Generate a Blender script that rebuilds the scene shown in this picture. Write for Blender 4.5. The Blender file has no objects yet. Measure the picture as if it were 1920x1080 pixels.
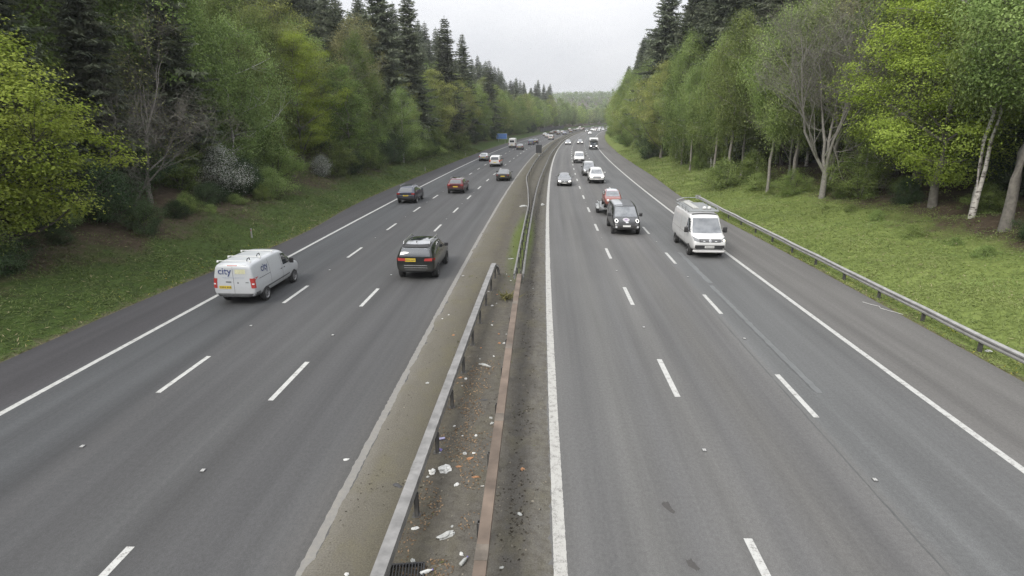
import bpy, bmesh, math, random
import numpy as np
from mathutils import Vector, Matrix
from mathutils.bvhtree import BVHTree

SC = bpy.context.scene
COL = SC.collection
PI = math.pi

# ------------------------------------------------------------------ camera, world, sun, exposure
cam_d = bpy.data.cameras.new("camera")
cam = bpy.data.objects.new("camera", cam_d)
COL.objects.link(cam)
cam.location = (0, 0, 7.93)
cam.rotation_euler = (math.radians(74.0), 0, math.radians(2.48))
cam_d.sensor_width = 36.0
cam_d.lens = 1109.0 / 1920.0 * 36.0
cam_d.clip_start = 0.1
cam_d.clip_end = 12000
SC.camera = cam

SUN_EL = math.radians(42)
SUN_AZ = math.atan2(-0.60, -0.74)          # the sun stands to the left and a little behind the bridge
world = bpy.data.worlds.new("World")
SC.world = world
world.use_nodes = True
wn = world.node_tree
wn.nodes.clear()
w_out = wn.nodes.new("ShaderNodeOutputWorld")
w_bg = wn.nodes.new("ShaderNodeBackground")
w_bg.inputs["Strength"].default_value = 0.1
sky = wn.nodes.new("ShaderNodeTexSky")
sky.sky_type = 'NISHITA'
sky.sun_disc = False
sky.sun_elevation = SUN_EL
sky.sun_rotation = SUN_AZ
sky.air_density = 1.0
sky.dust_density = 3.0
w_hs = wn.nodes.new("ShaderNodeHueSaturation")
w_hs.inputs["Saturation"].default_value = 0.15
wn.links.new(sky.outputs[0], w_hs.inputs["Color"])
w_tc = wn.nodes.new("ShaderNodeTexCoord")
w_map = wn.nodes.new("ShaderNodeMapping")
w_map.inputs["Scale"].default_value = (1.0, 1.0, 2.6)
wn.links.new(w_tc.outputs["Generated"], w_map.inputs[0])
w_no = wn.nodes.new("ShaderNodeTexNoise")
w_no.inputs["Scale"].default_value = 3.0
w_no.inputs["Detail"].default_value = 5.0
wn.links.new(w_map.outputs[0], w_no.inputs["Vector"])
w_cr = wn.nodes.new("ShaderNodeValToRGB")
w_cr.color_ramp.elements[0].position = 0.35
w_cr.color_ramp.elements[0].color = (5.15, 5.27, 5.55, 1)
w_cr.color_ramp.elements[1].position = 0.68
w_cr.color_ramp.elements[1].color = (6.2, 6.24, 6.38, 1)
wn.links.new(w_no.outputs["Fac"], w_cr.inputs[0])
w_mx = wn.nodes.new("ShaderNodeMixRGB")
w_mx.inputs[0].default_value = 0.88
wn.links.new(w_hs.outputs[0], w_mx.inputs[1])
wn.links.new(w_cr.outputs[0], w_mx.inputs[2])
# an overcast sky is brighter overhead than at the horizon
w_sp = wn.nodes.new("ShaderNodeSeparateXYZ")
wn.links.new(w_tc.outputs["Generated"], w_sp.inputs[0])
w_mr = wn.nodes.new("ShaderNodeMapRange")
w_mr.inputs[1].default_value = 0.05; w_mr.inputs[2].default_value = 1.0
w_mr.inputs[3].default_value = 1.0; w_mr.inputs[4].default_value = 3.0
wn.links.new(w_sp.outputs[2], w_mr.inputs[0])
w_zen = wn.nodes.new("ShaderNodeMixRGB"); w_zen.blend_type = 'MULTIPLY'; w_zen.inputs[0].default_value = 1.0
wn.links.new(w_mx.outputs[0], w_zen.inputs[1]); wn.links.new(w_mr.outputs[0], w_zen.inputs[2])
wn.links.new(w_zen.outputs[0], w_bg.inputs["Color"])
wn.links.new(w_bg.outputs[0], w_out.inputs["Surface"])

sun_d = bpy.data.lights.new("sun", 'SUN')
sun_d.energy = 2.0
sun_d.angle = math.radians(24)
sun_d.color = (1.0, 0.95, 0.87)
sun = bpy.data.objects.new("sun", sun_d)
COL.objects.link(sun)
_sd = Vector((math.sin(SUN_AZ) * math.cos(SUN_EL), math.cos(SUN_AZ) * math.cos(SUN_EL), math.sin(SUN_EL)))
sun.rotation_euler = _sd.to_track_quat('Z', 'Y').to_euler()
sun.location = (-60, -30, 90)

SC.view_settings.view_transform = 'Standard'
SC.view_settings.look = 'None'
SC.view_settings.exposure = 0.50
SC.view_settings.gamma = 1.0
SC.cycles.max_bounces = 6
SC.cycles.transparent_max_bounces = 8
SC.cycles.volume_bounces = 0
SC.cycles.use_denoising = True
SC.cycles.denoiser = 'OPENIMAGEDENOISE'
SC.cycles.denoising_input_passes = 'RGB_ALBEDO_NORMAL'
SC.cycles.denoising_prefilter = 'NONE'

# ------------------------------------------------------------------ helpers
def off(D):
    """the motorway bends gently to the right"""
    return 2.0e-4 * max(D - 8.0, 0.0) ** 2
def slope(D):
    return 4.0e-4 * max(D - 8.0, 0.0)
def W(X, D, Z=0.0):
    return (X + off(D), D, Z)

def sm(a, b, x):
    t = min(1.0, max(0.0, (x - a) / (b - a)))
    return t * t * (3 - 2 * t)

def edgeL(D):                                   # left edge of the left hard shoulder
    return 18.1 - 1.5 * math.exp(-((D - 40) / 12.0) ** 2) * 0.75
def edgeR(D):
    return 15.25 - 0.8 * math.exp(-((D - 60) / 18.0) ** 2)

def bank(X, D):
    """ground height beside the road; a = metres out from the tarmac"""
    if X < 0:
        a = -X - edgeL(D)
        if a < 0: return -0.07
        z = 0.30 * min(max(a - 0.4, 0), 12) + 0.10 * min(max(a - 12.4, 0), 30) + 0.02
    else:
        a = X - edgeR(D)
        if a < 0: return -0.07
        z = 0.03 * min(a, 1.2) + 0.25 * min(max(a - 1.2, 0), 12) + 0.09 * min(max(a - 13.2, 0), 30)
    z += (0.14 * math.sin(X * .9 + D * .31) * math.sin(D * .53 - X * .4) + 0.08 * math.sin(D * 1.3 + X)) * min(1, a / 4)
    return z
def ground(X, D):
    z = bank(X, D)
    if D > 620:
        z = max(z, z * 0.2 + 58 * sm(700, 1450, D) * (0.92 + .12 * math.sin(X * .004 + 1)) - 0.07)
    return z

def tagit(o, label=None, cat=None, group=None, kind=None):
    if label: o['label'] = label
    if cat: o['category'] = cat
    if group: o['group'] = group
    if kind: o['kind'] = kind
    return o
def empty(name, loc=(0, 0, 0), rz=0.0, label=None, cat=None, group=None):
    o = bpy.data.objects.new(name, None)
    o.empty_display_size = 0.3
    COL.objects.link(o)
    o.location = loc
    o.rotation_euler = (0, 0, rz)
    return tagit(o, label, cat, group)
def link(name, me, parent=None):
    o = bpy.data.objects.new(name, me)
    COL.objects.link(o)
    if parent is not None: o.parent = parent
    return o
def copy_tree(o, parent=None):
    c = o.copy()
    COL.objects.link(c)
    c.parent = parent
    for ch in list(o.children):
        copy_tree(ch, c)
    return c

class MB:
    """collects shapes and makes ONE mesh"""
    def __init__(s):
        s.v = []; s.f = []; s.m = []
    def add(s, vs, fs, m=0):
        b = len(s.v)
        s.v += [tuple(v) for v in vs]
        for f in fs:
            s.f.append(tuple(b + i for i in f)); s.m.append(m)
    def box(s, c, d, m=0, rot=None, ch=0.0):
        hx, hy, hz = d[0] / 2, d[1] / 2, d[2] / 2
        vs = [Vector((x, y, z)) for x in (-hx, hx) for y in (-hy, hy) for z in (-hz, hz)]
        if rot is not None: vs = [rot @ v for v in vs]
        vs = [v + Vector(c) for v in vs]
        s.add(vs, [(0, 1, 3, 2), (4, 6, 7, 5), (0, 4, 5, 1), (2, 3, 7, 6), (0, 2, 6, 4), (1, 5, 7, 3)], m)
    def tube(s, pts, rad, n=6, m=0, cap=True):
        pts = [Vector(p) for p in pts]
        if not isinstance(rad, (list, tuple)): rad = [rad] * len(pts)
        rings = []
        for i, p in enumerate(pts):
            t = (pts[min(i + 1, len(pts) - 1)] - pts[max(i - 1, 0)])
            if t.length < 1e-6: t = Vector((0, 0, 1))
            t.normalize()
            a = t.cross(Vector((0, 0, 1)))
            if a.length < 0.05: a = t.cross(Vector((1, 0, 0)))
            a.normalize(); b = t.cross(a)
            rings.append([p + (a * math.cos(2 * PI * k / n) + b * math.sin(2 * PI * k / n)) * rad[i] for k in range(n)])
        vs = [v for r in rings for v in r]
        fs = []
        for i in range(len(pts) - 1):
            for k in range(n):
                fs.append((i * n + k, i * n + (k + 1) % n, (i + 1) * n + (k + 1) % n, (i + 1) * n + k))
        if cap:
            fs.append(tuple(range(n))); fs.append(tuple((len(pts) - 1) * n + k for k in reversed(range(n))))
        s.add(vs, fs, m)
    def sweep(s, prof, path, m=0, closed=True, cap=True):
        """prof = [(side, up)], path = [(X, D, Z)] in road coordinates"""
        n = len(prof)
        vs = []
        for (X, D, Z) in path:
            vs += [W(X + a, D, Z + b) for a, b in prof]
        fs = []
        for i in range(len(path) - 1):
            for k in range(n if closed else n - 1):
                fs.append((i * n + k, i * n + (k + 1) % n, (i + 1) * n + (k + 1) % n, (i + 1) * n + k))
        if cap and closed:
            fs.append(tuple(range(n))); fs.append(tuple((len(path) - 1) * n + k for k in reversed(range(n))))
        s.add(vs, fs, m)
    def lathe_x(s, prof, c, n=20, m=0):
        """prof = [(x, r)] turned about the X axis"""
        vs = []
        for x, r in prof:
            vs += [(c[0] + x, c[1] + r * math.cos(2 * PI * k / n), c[2] + r * math.sin(2 * PI * k / n)) for k in range(n)]
        fs = []
        for i in range(len(prof) - 1):
            for k in range(n):
                fs.append((i * n + k, i * n + (k + 1) % n, (i + 1) * n + (k + 1) % n, (i + 1) * n + k))
        s.add(vs, fs, m)
    def mesh(s, name, mats, smooth=False):
        me = bpy.data.meshes.new(name)
        me.from_pydata(s.v, [], s.f)
        for mt in (mats if isinstance(mats, (list, tuple)) else [mats]):
            me.materials.append(mt)
        if any(s.m): me.polygons.foreach_set("material_index", s.m)
        bm = bmesh.new(); bm.from_mesh(me)
        bmesh.ops.recalc_face_normals(bm, faces=bm.faces)
        bm.to_mesh(me); bm.free()
        if smooth: me.polygons.foreach_set("use_smooth", [True] * len(me.polygons))
        me.update()
        return me
    def build(s, name, mats, parent=None, smooth=False):
        return link(name, s.mesh(name, mats, smooth), parent)

def np_mesh(name, V, Q, mats, tint=None, mi=None):
    """V (n,3), Q (m,4): a mesh of quads with an optional value per face"""
    me = bpy.data.meshes.new(name)
    me.vertices.add(len(V)); me.vertices.foreach_set("co", np.ascontiguousarray(V, dtype=np.float32).ravel())
    nq = len(Q); k = Q.shape[1]
    me.loops.add(nq * k); me.loops.foreach_set("vertex_index", np.ascontiguousarray(Q, dtype=np.int32).ravel())
    me.polygons.add(nq)
    me.polygons.foreach_set("loop_start", np.arange(0, nq * k, k, dtype=np.int32))
    for mt in (mats if isinstance(mats, (list, tuple)) else [mats]): me.materials.append(mt)
    if mi is not None: me.polygons.foreach_set("material_index", np.ascontiguousarray(mi, dtype=np.int32))
    if tint is not None:
        at = me.attributes.new("tint", 'FLOAT', 'FACE')
        at.data.foreach_set("value", np.ascontiguousarray(tint, dtype=np.float32))
    me.update(calc_edges=True)
    return me

def leaf_quads(P, size, rng, up=0.5, asp=0.55, T=None, NB=None):
    """one rhombic leaf per point"""
    n = len(P)
    N = rng.normal(size=(n, 3)); N /= np.linalg.norm(N, axis=1)[:, None]
    if NB is not None:
        N = N * .62 + NB; N[:, 2] += up * .5
    else:
        N[:, 2] = np.abs(N[:, 2]) + up
    N /= np.linalg.norm(N, axis=1)[:, None]
    if T is None: T = rng.normal(size=(n, 3))
    T = T - N * np.sum(T * N, axis=1)[:, None]
    T /= (np.linalg.norm(T, axis=1)[:, None] + 1e-9)
    B = np.cross(N, T)
    s = size[:, None]
    V = np.stack([P + T * s, P + B * s * asp, P - T * s, P - B * s * asp], axis=1).reshape(-1, 3)
    Q = np.arange(4 * n).reshape(n, 4)
    return V, Q

# ------------------------------------------------------------------ materials
def mat(name):
    m = bpy.data.materials.new(name); m.use_nodes = True
    nt = m.node_tree
    return m, nt, nt.nodes["Principled BSDF"]
def N(nt, t, **kw):
    n = nt.nodes.new(t)
    for k, v in kw.items(): setattr(n, k, v)
    return n
def noise(nt, vec, scale, detail=4, rough=0.55):
    n = N(nt, "ShaderNodeTexNoise")
    n.inputs["Scale"].default_value = scale; n.inputs["Detail"].default_value = detail; n.inputs["Roughness"].default_value = rough
    if vec is not None: nt.links.new(vec, n.inputs["Vector"])
    return n.outputs["Fac"]
def ramp(nt, fac, stops, interp='LINEAR'):
    r = N(nt, "ShaderNodeValToRGB"); r.color_ramp.interpolation = interp
    e = r.color_ramp.elements
    while len(e) < len(stops): e.new(0.5)
    for i, (p, c) in enumerate(stops):
        e[i].position = p; e[i].color = tuple(c) + (1,) if len(c) == 3 else c
    nt.links.new(fac, r.inputs[0])
    return r.outputs[0]
def g(v): return (v, v, v)
def mix(nt, f, a, b, mode='MIX'):
    n = N(nt, "ShaderNodeMixRGB", blend_type=mode)
    for i, x in enumerate((f, a, b)):
        if isinstance(x, (int, float)): n.inputs[i].default_value = x if i == 0 else (x, x, x, 1)
        elif isinstance(x, tuple): n.inputs[i].default_value = x + (1,) if len(x) == 3 else x
        else: nt.links.new(x, n.inputs[i])
    return n.outputs[0]
def math_n(nt, op, a, b=0.0, clamp=False):
    n = N(nt, "ShaderNodeMath", operation=op); n.use_clamp = clamp
    for i, x in enumerate((a, b)):
        if isinstance(x, (int, float)): n.inputs[i].default_value = x
        else: nt.links.new(x, n.inputs[i])
    return n.outputs[0]
def mapping(nt, vec, scale=(1, 1, 1), loc=(0, 0, 0)):
    n = N(nt, "ShaderNodeMapping"); n.inputs["Scale"].default_value = scale; n.inputs["Location"].default_value = loc
    nt.links.new(vec, n.inputs[0])
    return n.outputs[0]
def bump(nt, bs, h, strength=0.3, dist=0.02):
    n = N(nt, "ShaderNodeBump"); n.inputs["Strength"].default_value = strength; n.inputs["Distance"].default_value = dist
    nt.links.new(h, n.inputs["Height"]); nt.links.new(n.outputs[0], bs.inputs["Normal"])

def simple(name, col, rough=0.6, metal=0.0, var=0.12, scale=8.0, coat=0.0, spec=0.5):
    m, nt, b = mat(name)
    tc = N(nt, "ShaderNodeTexCoord").outputs["Object"]
    f = noise(nt, tc, scale, 5)
    lo = tuple(c * (1 - var) for c in col); hi = tuple(min(1, c * (1 + var)) for c in col)
    nt.links.new(ramp(nt, f, [(0.3, lo), (0.7, hi)]), b.inputs["Base Color"])
    b.inputs["Roughness"].default_value = rough; b.inputs["Metallic"].default_value = metal
    b.inputs["Coat Weight"].default_value = coat; b.inputs["Coat Roughness"].default_value = 0.08
    b.inputs["Specular IOR Level"].default_value = spec
    return m
def paint(name, col, metal=0.0, rough=0.4):
    """car paint with road film on the lower panels"""
    m, nt, b = mat(name)
    tc = N(nt, "ShaderNodeTexCoord").outputs["Object"]
    sp = N(nt, "ShaderNodeSeparateXYZ"); nt.links.new(tc, sp.inputs[0])
    f = noise(nt, tc, 3.0, 4)
    low = math_n(nt, 'MULTIPLY', math_n(nt, 'SUBTRACT', 0.95, sp.outputs[2], True), math_n(nt, 'ADD', f, 0.1), True)
    low = math_n(nt, 'MULTIPLY', low, 0.9, True)
    c = mix(nt, low, col, (0.16, 0.145, 0.125))
    nt.links.new(c, b.inputs["Base Color"])
    nt.links.new(math_n(nt, 'ADD', math_n(nt, 'MULTIPLY', low, 0.4), rough), b.inputs["Roughness"])
    b.inputs["Metallic"].default_value = metal
    b.inputs["Coat Weight"].default_value = 0.6; b.inputs["Coat Roughness"].default_value = 0.06
    return m
def glow(name, col, strength):
    m, nt, b = mat(name)
    b.inputs["Base Color"].default_value = (0.8, 0.8, 0.8, 1)
    b.inputs["Emission Color"].default_value = col + (1,)
    b.inputs["Emission Strength"].default_value = strength
    return m
def leafmat(name, c0, c1, trans=0.35, hv=0.25):
    m, nt, b = mat(name)
    nt.nodes.remove(b)
    at = N(nt, "ShaderNodeAttribute", attribute_name="tint")
    oi = N(nt, "ShaderNodeObjectInfo")
    col = ramp(nt, at.outputs["Fac"], [(0.0, c0), (1.0, c1)])
    hs = N(nt, "ShaderNodeHueSaturation")
    v = math_n(nt, 'ADD', math_n(nt, 'MULTIPLY', oi.outputs["Random"], hv * 2), 1 - hv)
    h = math_n(nt, 'ADD', math_n(nt, 'MULTIPLY', math_n(nt, 'FRACT', math_n(nt, 'MULTIPLY', oi.outputs["Random"], 7.31)), 0.022), 0.486)
    nt.links.new(v, hs.inputs["Value"]); nt.links.new(h, hs.inputs["Hue"]); nt.links.new(col, hs.inputs["Color"])
    d = N(nt, "ShaderNodeBsdfDiffuse"); t = N(nt, "ShaderNodeBsdfTranslucent")
    nt.links.new(hs.outputs[0], d.inputs[0]); nt.links.new(hs.outputs[0], t.inputs[0])
    mx = N(nt, "ShaderNodeMixShader"); mx.inputs[0].default_value = trans
    nt.links.new(d.outputs[0], mx.inputs[1]); nt.links.new(t.outputs[0], mx.inputs[2])
    nt.links.new(mx.outputs[0], nt.nodes["Material Output"].inputs["Surface"])
    return m

def asphalt(name, x0, x1, stops, streak=0.85):
    """lateral bands of worn asphalt; uv = metres across, metres along"""
    m, nt, b = mat(name)
    uv = N(nt, "ShaderNodeUVMap", uv_map="lane").outputs[0]
    sp = N(nt, "ShaderNodeSeparateXYZ"); nt.links.new(uv, sp.inputs[0])
    wob = noise(nt, mapping(nt, uv, (0.5, 0.05, 1)), 1.0, 3)
    xx = math_n(nt, 'ADD', sp.outputs[0], math_n(nt, 'MULTIPLY', math_n(nt, 'SUBTRACT', wob, 0.5), 0.35))
    u = math_n(nt, 'DIVIDE', math_n(nt, 'SUBTRACT', xx, x0), x1 - x0)
    base = ramp(nt, u, [((p - x0) / (x1 - x0), c) for p, c in stops])
    st = noise(nt, mapping(nt, uv, (1.6, 0.03, 1)), 1.0, 4)
    big = noise(nt, mapping(nt, uv, (0.25, 0.08, 1)), 1.0, 5)
    fine = noise(nt, mapping(nt, uv, (14, 9, 1)), 1.0, 4, 0.75)
    gr = noise(nt, mapping(nt, uv, (60, 45, 1)), 1.0, 2, 0.8)
    c = mix(nt, 1.0, base, ramp(nt, st, [(0.3, g(1 - .22 * streak)), (0.7, g(1 + .16 * streak))]), 'MULTIPLY')
    c = mix(nt, 1.0, c, ramp(nt, big, [(0.3, g(0.90)), (0.7, g(1.08))]), 'MULTIPLY')
    c = mix(nt, 1.0, c, ramp(nt, fine, [(0.25, g(0.80)), (0.75, g(1.18))]), 'MULTIPLY')
    c = mix(nt, 1.0, c, ramp(nt, gr, [(0.25, g(0.70)), (0.75, g(1.3))]), 'MULTIPLY')
    nt.links.new(c, b.inputs["Base Color"])
    b.inputs["Roughness"].default_value = 0.85
    b.inputs["Specular IOR Level"].default_value = 0.3
    bump(nt, b, gr, 0.25, 0.01)
    return m
# ------------------------------------------------------------------ the setting: ground, roads, markings
def dsteps():
    d = list(np.arange(-30, 70, 1.0)) + list(np.arange(70, 200, 4.0)) + list(np.arange(200, 700, 12.0)) + list(np.arange(700, 1700, 50.0)) + [1800, 2200, 3000, 4200]
    return [float(x) for x in d]
def strip(name, xs, ds, z, m, uvname="lane", zfun=None):
    me = bpy.data.meshes.new(name)
    nx = len(xs); vs = []; uv = []
    for D in ds:
        for X in xs:
            X2 = X(D) if callable(X) else X
            vs.append(W(X2, D, z if zfun is None else zfun(X2, D))); uv.append((X2, D))
    fs = [(j * nx + i, j * nx + i + 1, (j + 1) * nx + i + 1, (j + 1) * nx + i) for j in range(len(ds) - 1) for i in range(nx - 1)]
    me.from_pydata(vs, [], fs)
    ul = me.uv_layers.new(name=uvname)
    li = np.empty(len(me.loops), dtype=np.int32); me.loops.foreach_get("vertex_index", li)
    ul.data.foreach_set("uv", np.array(uv, dtype=np.float32)[li].ravel())
    me.materials.append(m); me.update()
    return link(name, me)

# ground sheet -----------------------------------------------------
mg, nt, b = mat("ground_cover")
at = N(nt, "ShaderNodeAttribute", attribute_name="out").outputs["Fac"]
sd = N(nt, "ShaderNodeAttribute", attribute_name="side").outputs["Fac"]
geo = N(nt, "ShaderNodeNewGeometry").outputs["Position"]
n1 = noise(nt, geo, 0.35, 5); n2 = noise(nt, geo, 2.2, 6, 0.7); n3 = noise(nt, geo, 11, 4, 0.7)
thr = math_n(nt, 'ADD', at, math_n(nt, 'MULTIPLY', math_n(nt, 'SUBTRACT', n1, 0.5), 9.0))
thr = math_n(nt, 'ADD', thr, math_n(nt, 'MULTIPLY', math_n(nt, 'SUBTRACT', n2, 0.5), 4.0))
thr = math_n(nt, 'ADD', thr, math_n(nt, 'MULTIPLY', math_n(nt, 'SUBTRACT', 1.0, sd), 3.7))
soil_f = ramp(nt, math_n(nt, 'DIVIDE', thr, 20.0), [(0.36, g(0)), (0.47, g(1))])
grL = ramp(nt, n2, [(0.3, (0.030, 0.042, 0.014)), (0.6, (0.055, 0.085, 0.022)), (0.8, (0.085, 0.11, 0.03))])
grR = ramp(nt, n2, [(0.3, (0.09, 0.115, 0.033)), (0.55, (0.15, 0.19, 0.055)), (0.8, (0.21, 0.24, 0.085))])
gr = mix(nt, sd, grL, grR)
soil = ramp(nt, n2, [(0.25, (0.026, 0.020, 0.013)), (0.55, (0.064, 0.049, 0.034)), (0.8, (0.115, 0.092, 0.064))])
gcol = mix(nt, soil_f, gr, soil)
verge = ramp(nt, math_n(nt, 'ADD', at, math_n(nt, 'MULTIPLY', math_n(nt, 'SUBTRACT', n2, 0.5), 1.6)), [(0.05, g(1)), (0.5, g(0))])
gcol = mix(nt, verge, gcol, mix(nt, n3, (0.09, 0.085, 0.05), (0.16, 0.14, 0.09)))
gcol = mix(nt, 1.0, gcol, ramp(nt, n3, [(0.3, g(0.75)), (0.7, g(1.25))]), 'MULTIPLY')
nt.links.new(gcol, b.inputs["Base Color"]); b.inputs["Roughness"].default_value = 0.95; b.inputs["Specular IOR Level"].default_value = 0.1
bump(nt, b, n3, 0.6, 0.06)

ds = dsteps()
outs = [0.0, 0.35, 0.8, 1.4, 2, 3, 4, 5, 6, 7, 8, 9, 10, 11, 12, 13, 14, 16, 18, 20, 24, 30, 40, 60, 90, 140, 220, 400, 800, 1600, 3500]
me = bpy.data.meshes.new("ground")
vs = []; av = []; sv = []
for D in ds:
    row = [(-edgeL(D) - a, a, 0.0) for a in reversed(outs)] + [(-8.0, -1, 0), (8.0, -1, 1)] + [(edgeR(D) + a, a, 1.0) for a in outs]
    for X, a, s in row:
        z = ground(X, D)
        if 0 <= a < 0.01: z = -0.03
        vs.append(W(X, D, z)); av.append(a); sv.append(s)
nx = 2 * len(outs) + 2
me.from_pydata(vs, [], [(j * nx + i, j * nx + i + 1, (j + 1) * nx + i + 1, (j + 1) * nx + i) for j in range(len(ds) - 1) for i in range(nx - 1)])
for nm, arr in (("out", av), ("side", sv)):
    a_ = me.attributes.new(nm, 'FLOAT', 'POINT'); a_.data.foreach_set("value", np.array(arr, dtype=np.float32))
me.polygons.foreach_set("use_smooth", [True] * len(me.polygons))
me.materials.append(mg); me.update()
tagit(link("ground", me), "grass and woodland floor rising on both banks of the cutting", kind='structure')

# carriageways -------------------------------------------------------
rd = [d for d in ds if d <= 800]
A = asphalt("asphalt_outbound", -19, -3.6, [
    (-19, (0.0519, 0.0504, 0.0534)), (-15.3, (0.0561, 0.0541, 0.0571)), (-14.95, (0.0646, 0.0661, 0.0690)), (-14.2, (0.0709, 0.0739, 0.0768)), (-13.5, (0.0592, 0.0611, 0.0636)), (-12.4, (0.0666, 0.0690, 0.0715)), (-11.8, (0.0540, 0.0551, 0.0570)),
    (-11.2, (0.0643, 0.0643, 0.0653)), (-10.4, (0.0686, 0.0691, 0.0705)), (-9.5, (0.0612, 0.0612, 0.0622)), (-8.4, (0.0709, 0.0715, 0.0720)), (-7.7, (0.0636, 0.0636, 0.0641)), (-6.8, (0.0722, 0.0722, 0.0732)), (-6.0, (0.0643, 0.0643, 0.0653)), (-5.0, (0.0722, 0.0722, 0.0725)), (-4.4, (0.0760, 0.0745, 0.0725))])
o = strip("road_outbound", [lambda D: -edgeL(D), -14.9, -11.35, -7.75, -3.9], rd, 0.0, A); tagit(o, "worn grey three lane carriageway with hard shoulder, traffic driving away", kind='structure')
B = asphalt("asphalt_inbound", 0, 15.5, [
    (0.2, (0.1116, 0.1094, 0.1055)), (1.0, (0.1009, 0.1000, 0.0985)), (1.5, (0.0977, 0.0971, 0.0962)), (2.35, (0.1126, 0.1114, 0.1078)), (3.2, (0.0994, 0.0988, 0.0982)), (4.2, (0.1197, 0.1179, 0.1143)), (5.0, (0.0991, 0.0982, 0.0976)), (5.9, (0.1142, 0.1117, 0.1075)), (6.8, (0.1004, 0.0991, 0.0985)), (7.5, (0.1141, 0.1123, 0.1099)), (7.75, (0.1069, 0.1087, 0.1087)),
    (8.4, (0.1123, 0.1147, 0.1150)), (9.2, (0.1005, 0.1020, 0.1024)), (9.8, (0.1143, 0.1158, 0.1158)), (10.8, (0.0983, 0.0992, 0.0995)), (11.35, (0.1076, 0.1076, 0.1067)), (11.6, (0.1160, 0.1124, 0.1082)), (13.5, (0.1209, 0.1170, 0.1125)), (15.3, (0.1140, 0.1107, 0.1064))])
o = strip("road_inbound", [0.1, 4.2, 7.75, 11.45, lambda D: edgeR(D)], rd, 0.0, B); tagit(o, "worn grey three lane carriageway with brownish hard shoulder, traffic approaching", kind='structure')

def roadpaint(name, c, wear):
    m, nt, b = mat(name)
    geo = N(nt, "ShaderNodeNewGeometry").outputs["Position"]
    n1 = noise(nt, geo, 6, 6, 0.7); n2 = noise(nt, geo, 40, 3, 0.8)
    f = math_n(nt, 'ADD', math_n(nt, 'MULTIPLY', n1, 0.6), math_n(nt, 'MULTIPLY', n2, 0.4))
    nt.links.new(ramp(nt, f, [(wear - 0.06, (.16, .155, .145)), (wear + 0.05, c), (0.75, tuple(min(.85, x * 1.12) for x in c))]), b.inputs["Base Color"])
    b.inputs["Roughness"].default_value = 0.7
    return m
PW = roadpaint("road_paint", (.40, .40, .385), 0.44)
PF = roadpaint("faded_road_paint", (.19, .18, .16), 0.52)
PE = roadpaint("thick_edge_paint", (.33, .325, .305), 0.45)
rr = random.Random(5)
def line(mb, X, w, d0, d1, step=4.0, jag=0.0, z=0.004):
    n = max(1, int((d1 - d0) / step)); vs = []
    for i in range(n + 1):
        D = d0 + (d1 - d0) * i / n
        a, c = rr.uniform(-jag, jag), rr.uniform(-jag, jag)
        vs += [W(X - w / 2 + a, D, z), W(X + w / 2 + c, D, z)]
    mb.add(vs, [(2 * i, 2 * i + 1, 2 * i + 3, 2 * i + 2) for i in range(n)])
def marks(name, X, w, ph, label):
    mb = MB()
    D = ph - 27
    while D < 620:
        line(mb, X, w, D, D + 2.85, 2.0); D += 9.0
    o = mb.build(name, PW); tagit(o, label, kind='structure')
marks("lane_markings", -11.35, .16, 15.75, "white lane dashes between the outbound inner and middle lanes")
marks("lane_markings", -7.75, .16, 15.4, "white lane dashes between the outbound middle and outer lanes")
marks("lane_markings", 4.2, .17, 16.15, "white lane dashes between the inbound outer and middle lanes")
marks("lane_markings", 7.75, .16, 15.05, "white lane dashes between the inbound middle and inner lanes")
mb = MB(); line(mb, -14.93, .20, -20, 60, 1.0, .006); line(mb, -14.93, .2, 60, 640, 6.0); tagit(mb.build("edge_line", PW), "solid white edge line beside the dark left hard shoulder", kind='structure')
mb = MB(); line(mb, 11.45, .20, -20, 60, 1.0, .006); line(mb, 11.45, .2, 60, 640, 6.0); tagit(mb.build("edge_line", PW), "solid white edge line beside the brownish right hard shoulder", kind='structure')
mb = MB(); line(mb, 0.50, .25, -10, 30, .06, .006, .005); line(mb, .50, .25, 30, 80, .3, .010, .005); line(mb, .5, .25, 80, 640, 6.0, 0, .005); tagit(mb.build("edge_line", PE), "thick ribbed white edge line along the central reservation", kind='structure')
mb = MB(); line(mb, -4.2, .20, -10, 40, .12, .016, .004); line(mb, -4.2, .2, 40, 640, 3.0, .02, .004); tagit(mb.build("edge_line", PF), "faded dirty edge line on the outbound side of the central reservation", kind='structure')

seam_m = simple("bitumen_seal", (.072, .073, .073), .6, scale=3)
mb = MB()
line(mb, 7.50, .035, 6, 60, .5, .012, .003)
o = mb.build("road_seam", seam_m); tagit(o, "thin dark joint sealed along the edge of the inner lane", kind='structure')
seal_l = simple("grey_overband", (.118, .123, .124), .55, scale=3)
mb = MB(); line(mb, 8.52, .20, 16.6, 28.5, .25, .02, .003); line(mb, 8.6, .24, 29.0, 36, .4, .03, .003)
tagit(mb.build("road_seam", seal_l), "long pale sealed repair strip in the inner lane", kind='structure')
mb = MB(); line(mb, 8.40, .05, 16.7, 27.5, .25, .02, .007)
tagit(mb.build("road_seam", seam_m), "dark ragged edge of the repair strip in the inner lane", kind='structure')
pot = simple("broken_asphalt", (.055, .052, .05), .9, scale=20)
for (X, D, sx, sy, l) in ((2.84, 10.95, .10, .24, "narrow cracked hole in the outer lane of the approaching carriageway"), (2.95, 9.25, .10, .18, "star shaped crack nearest the bridge in the outer lane")):
    mb = MB(); n = 18
    vs = [W(X, D, .003)] + [W(X + sx * math.cos(t) * rr.uniform(.45, 1.2) - .25 * sy * math.sin(t), D + sy * math.sin(t) * rr.uniform(.5, 1.1), .003) for t in [2 * PI * k / n for k in range(n)]]
    mb.add(vs, [(0, 1 + k, 1 + (k + 1) % n) for k in range(n)])
    tagit(mb.build("road_crack", pot), l, kind='structure')

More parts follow.
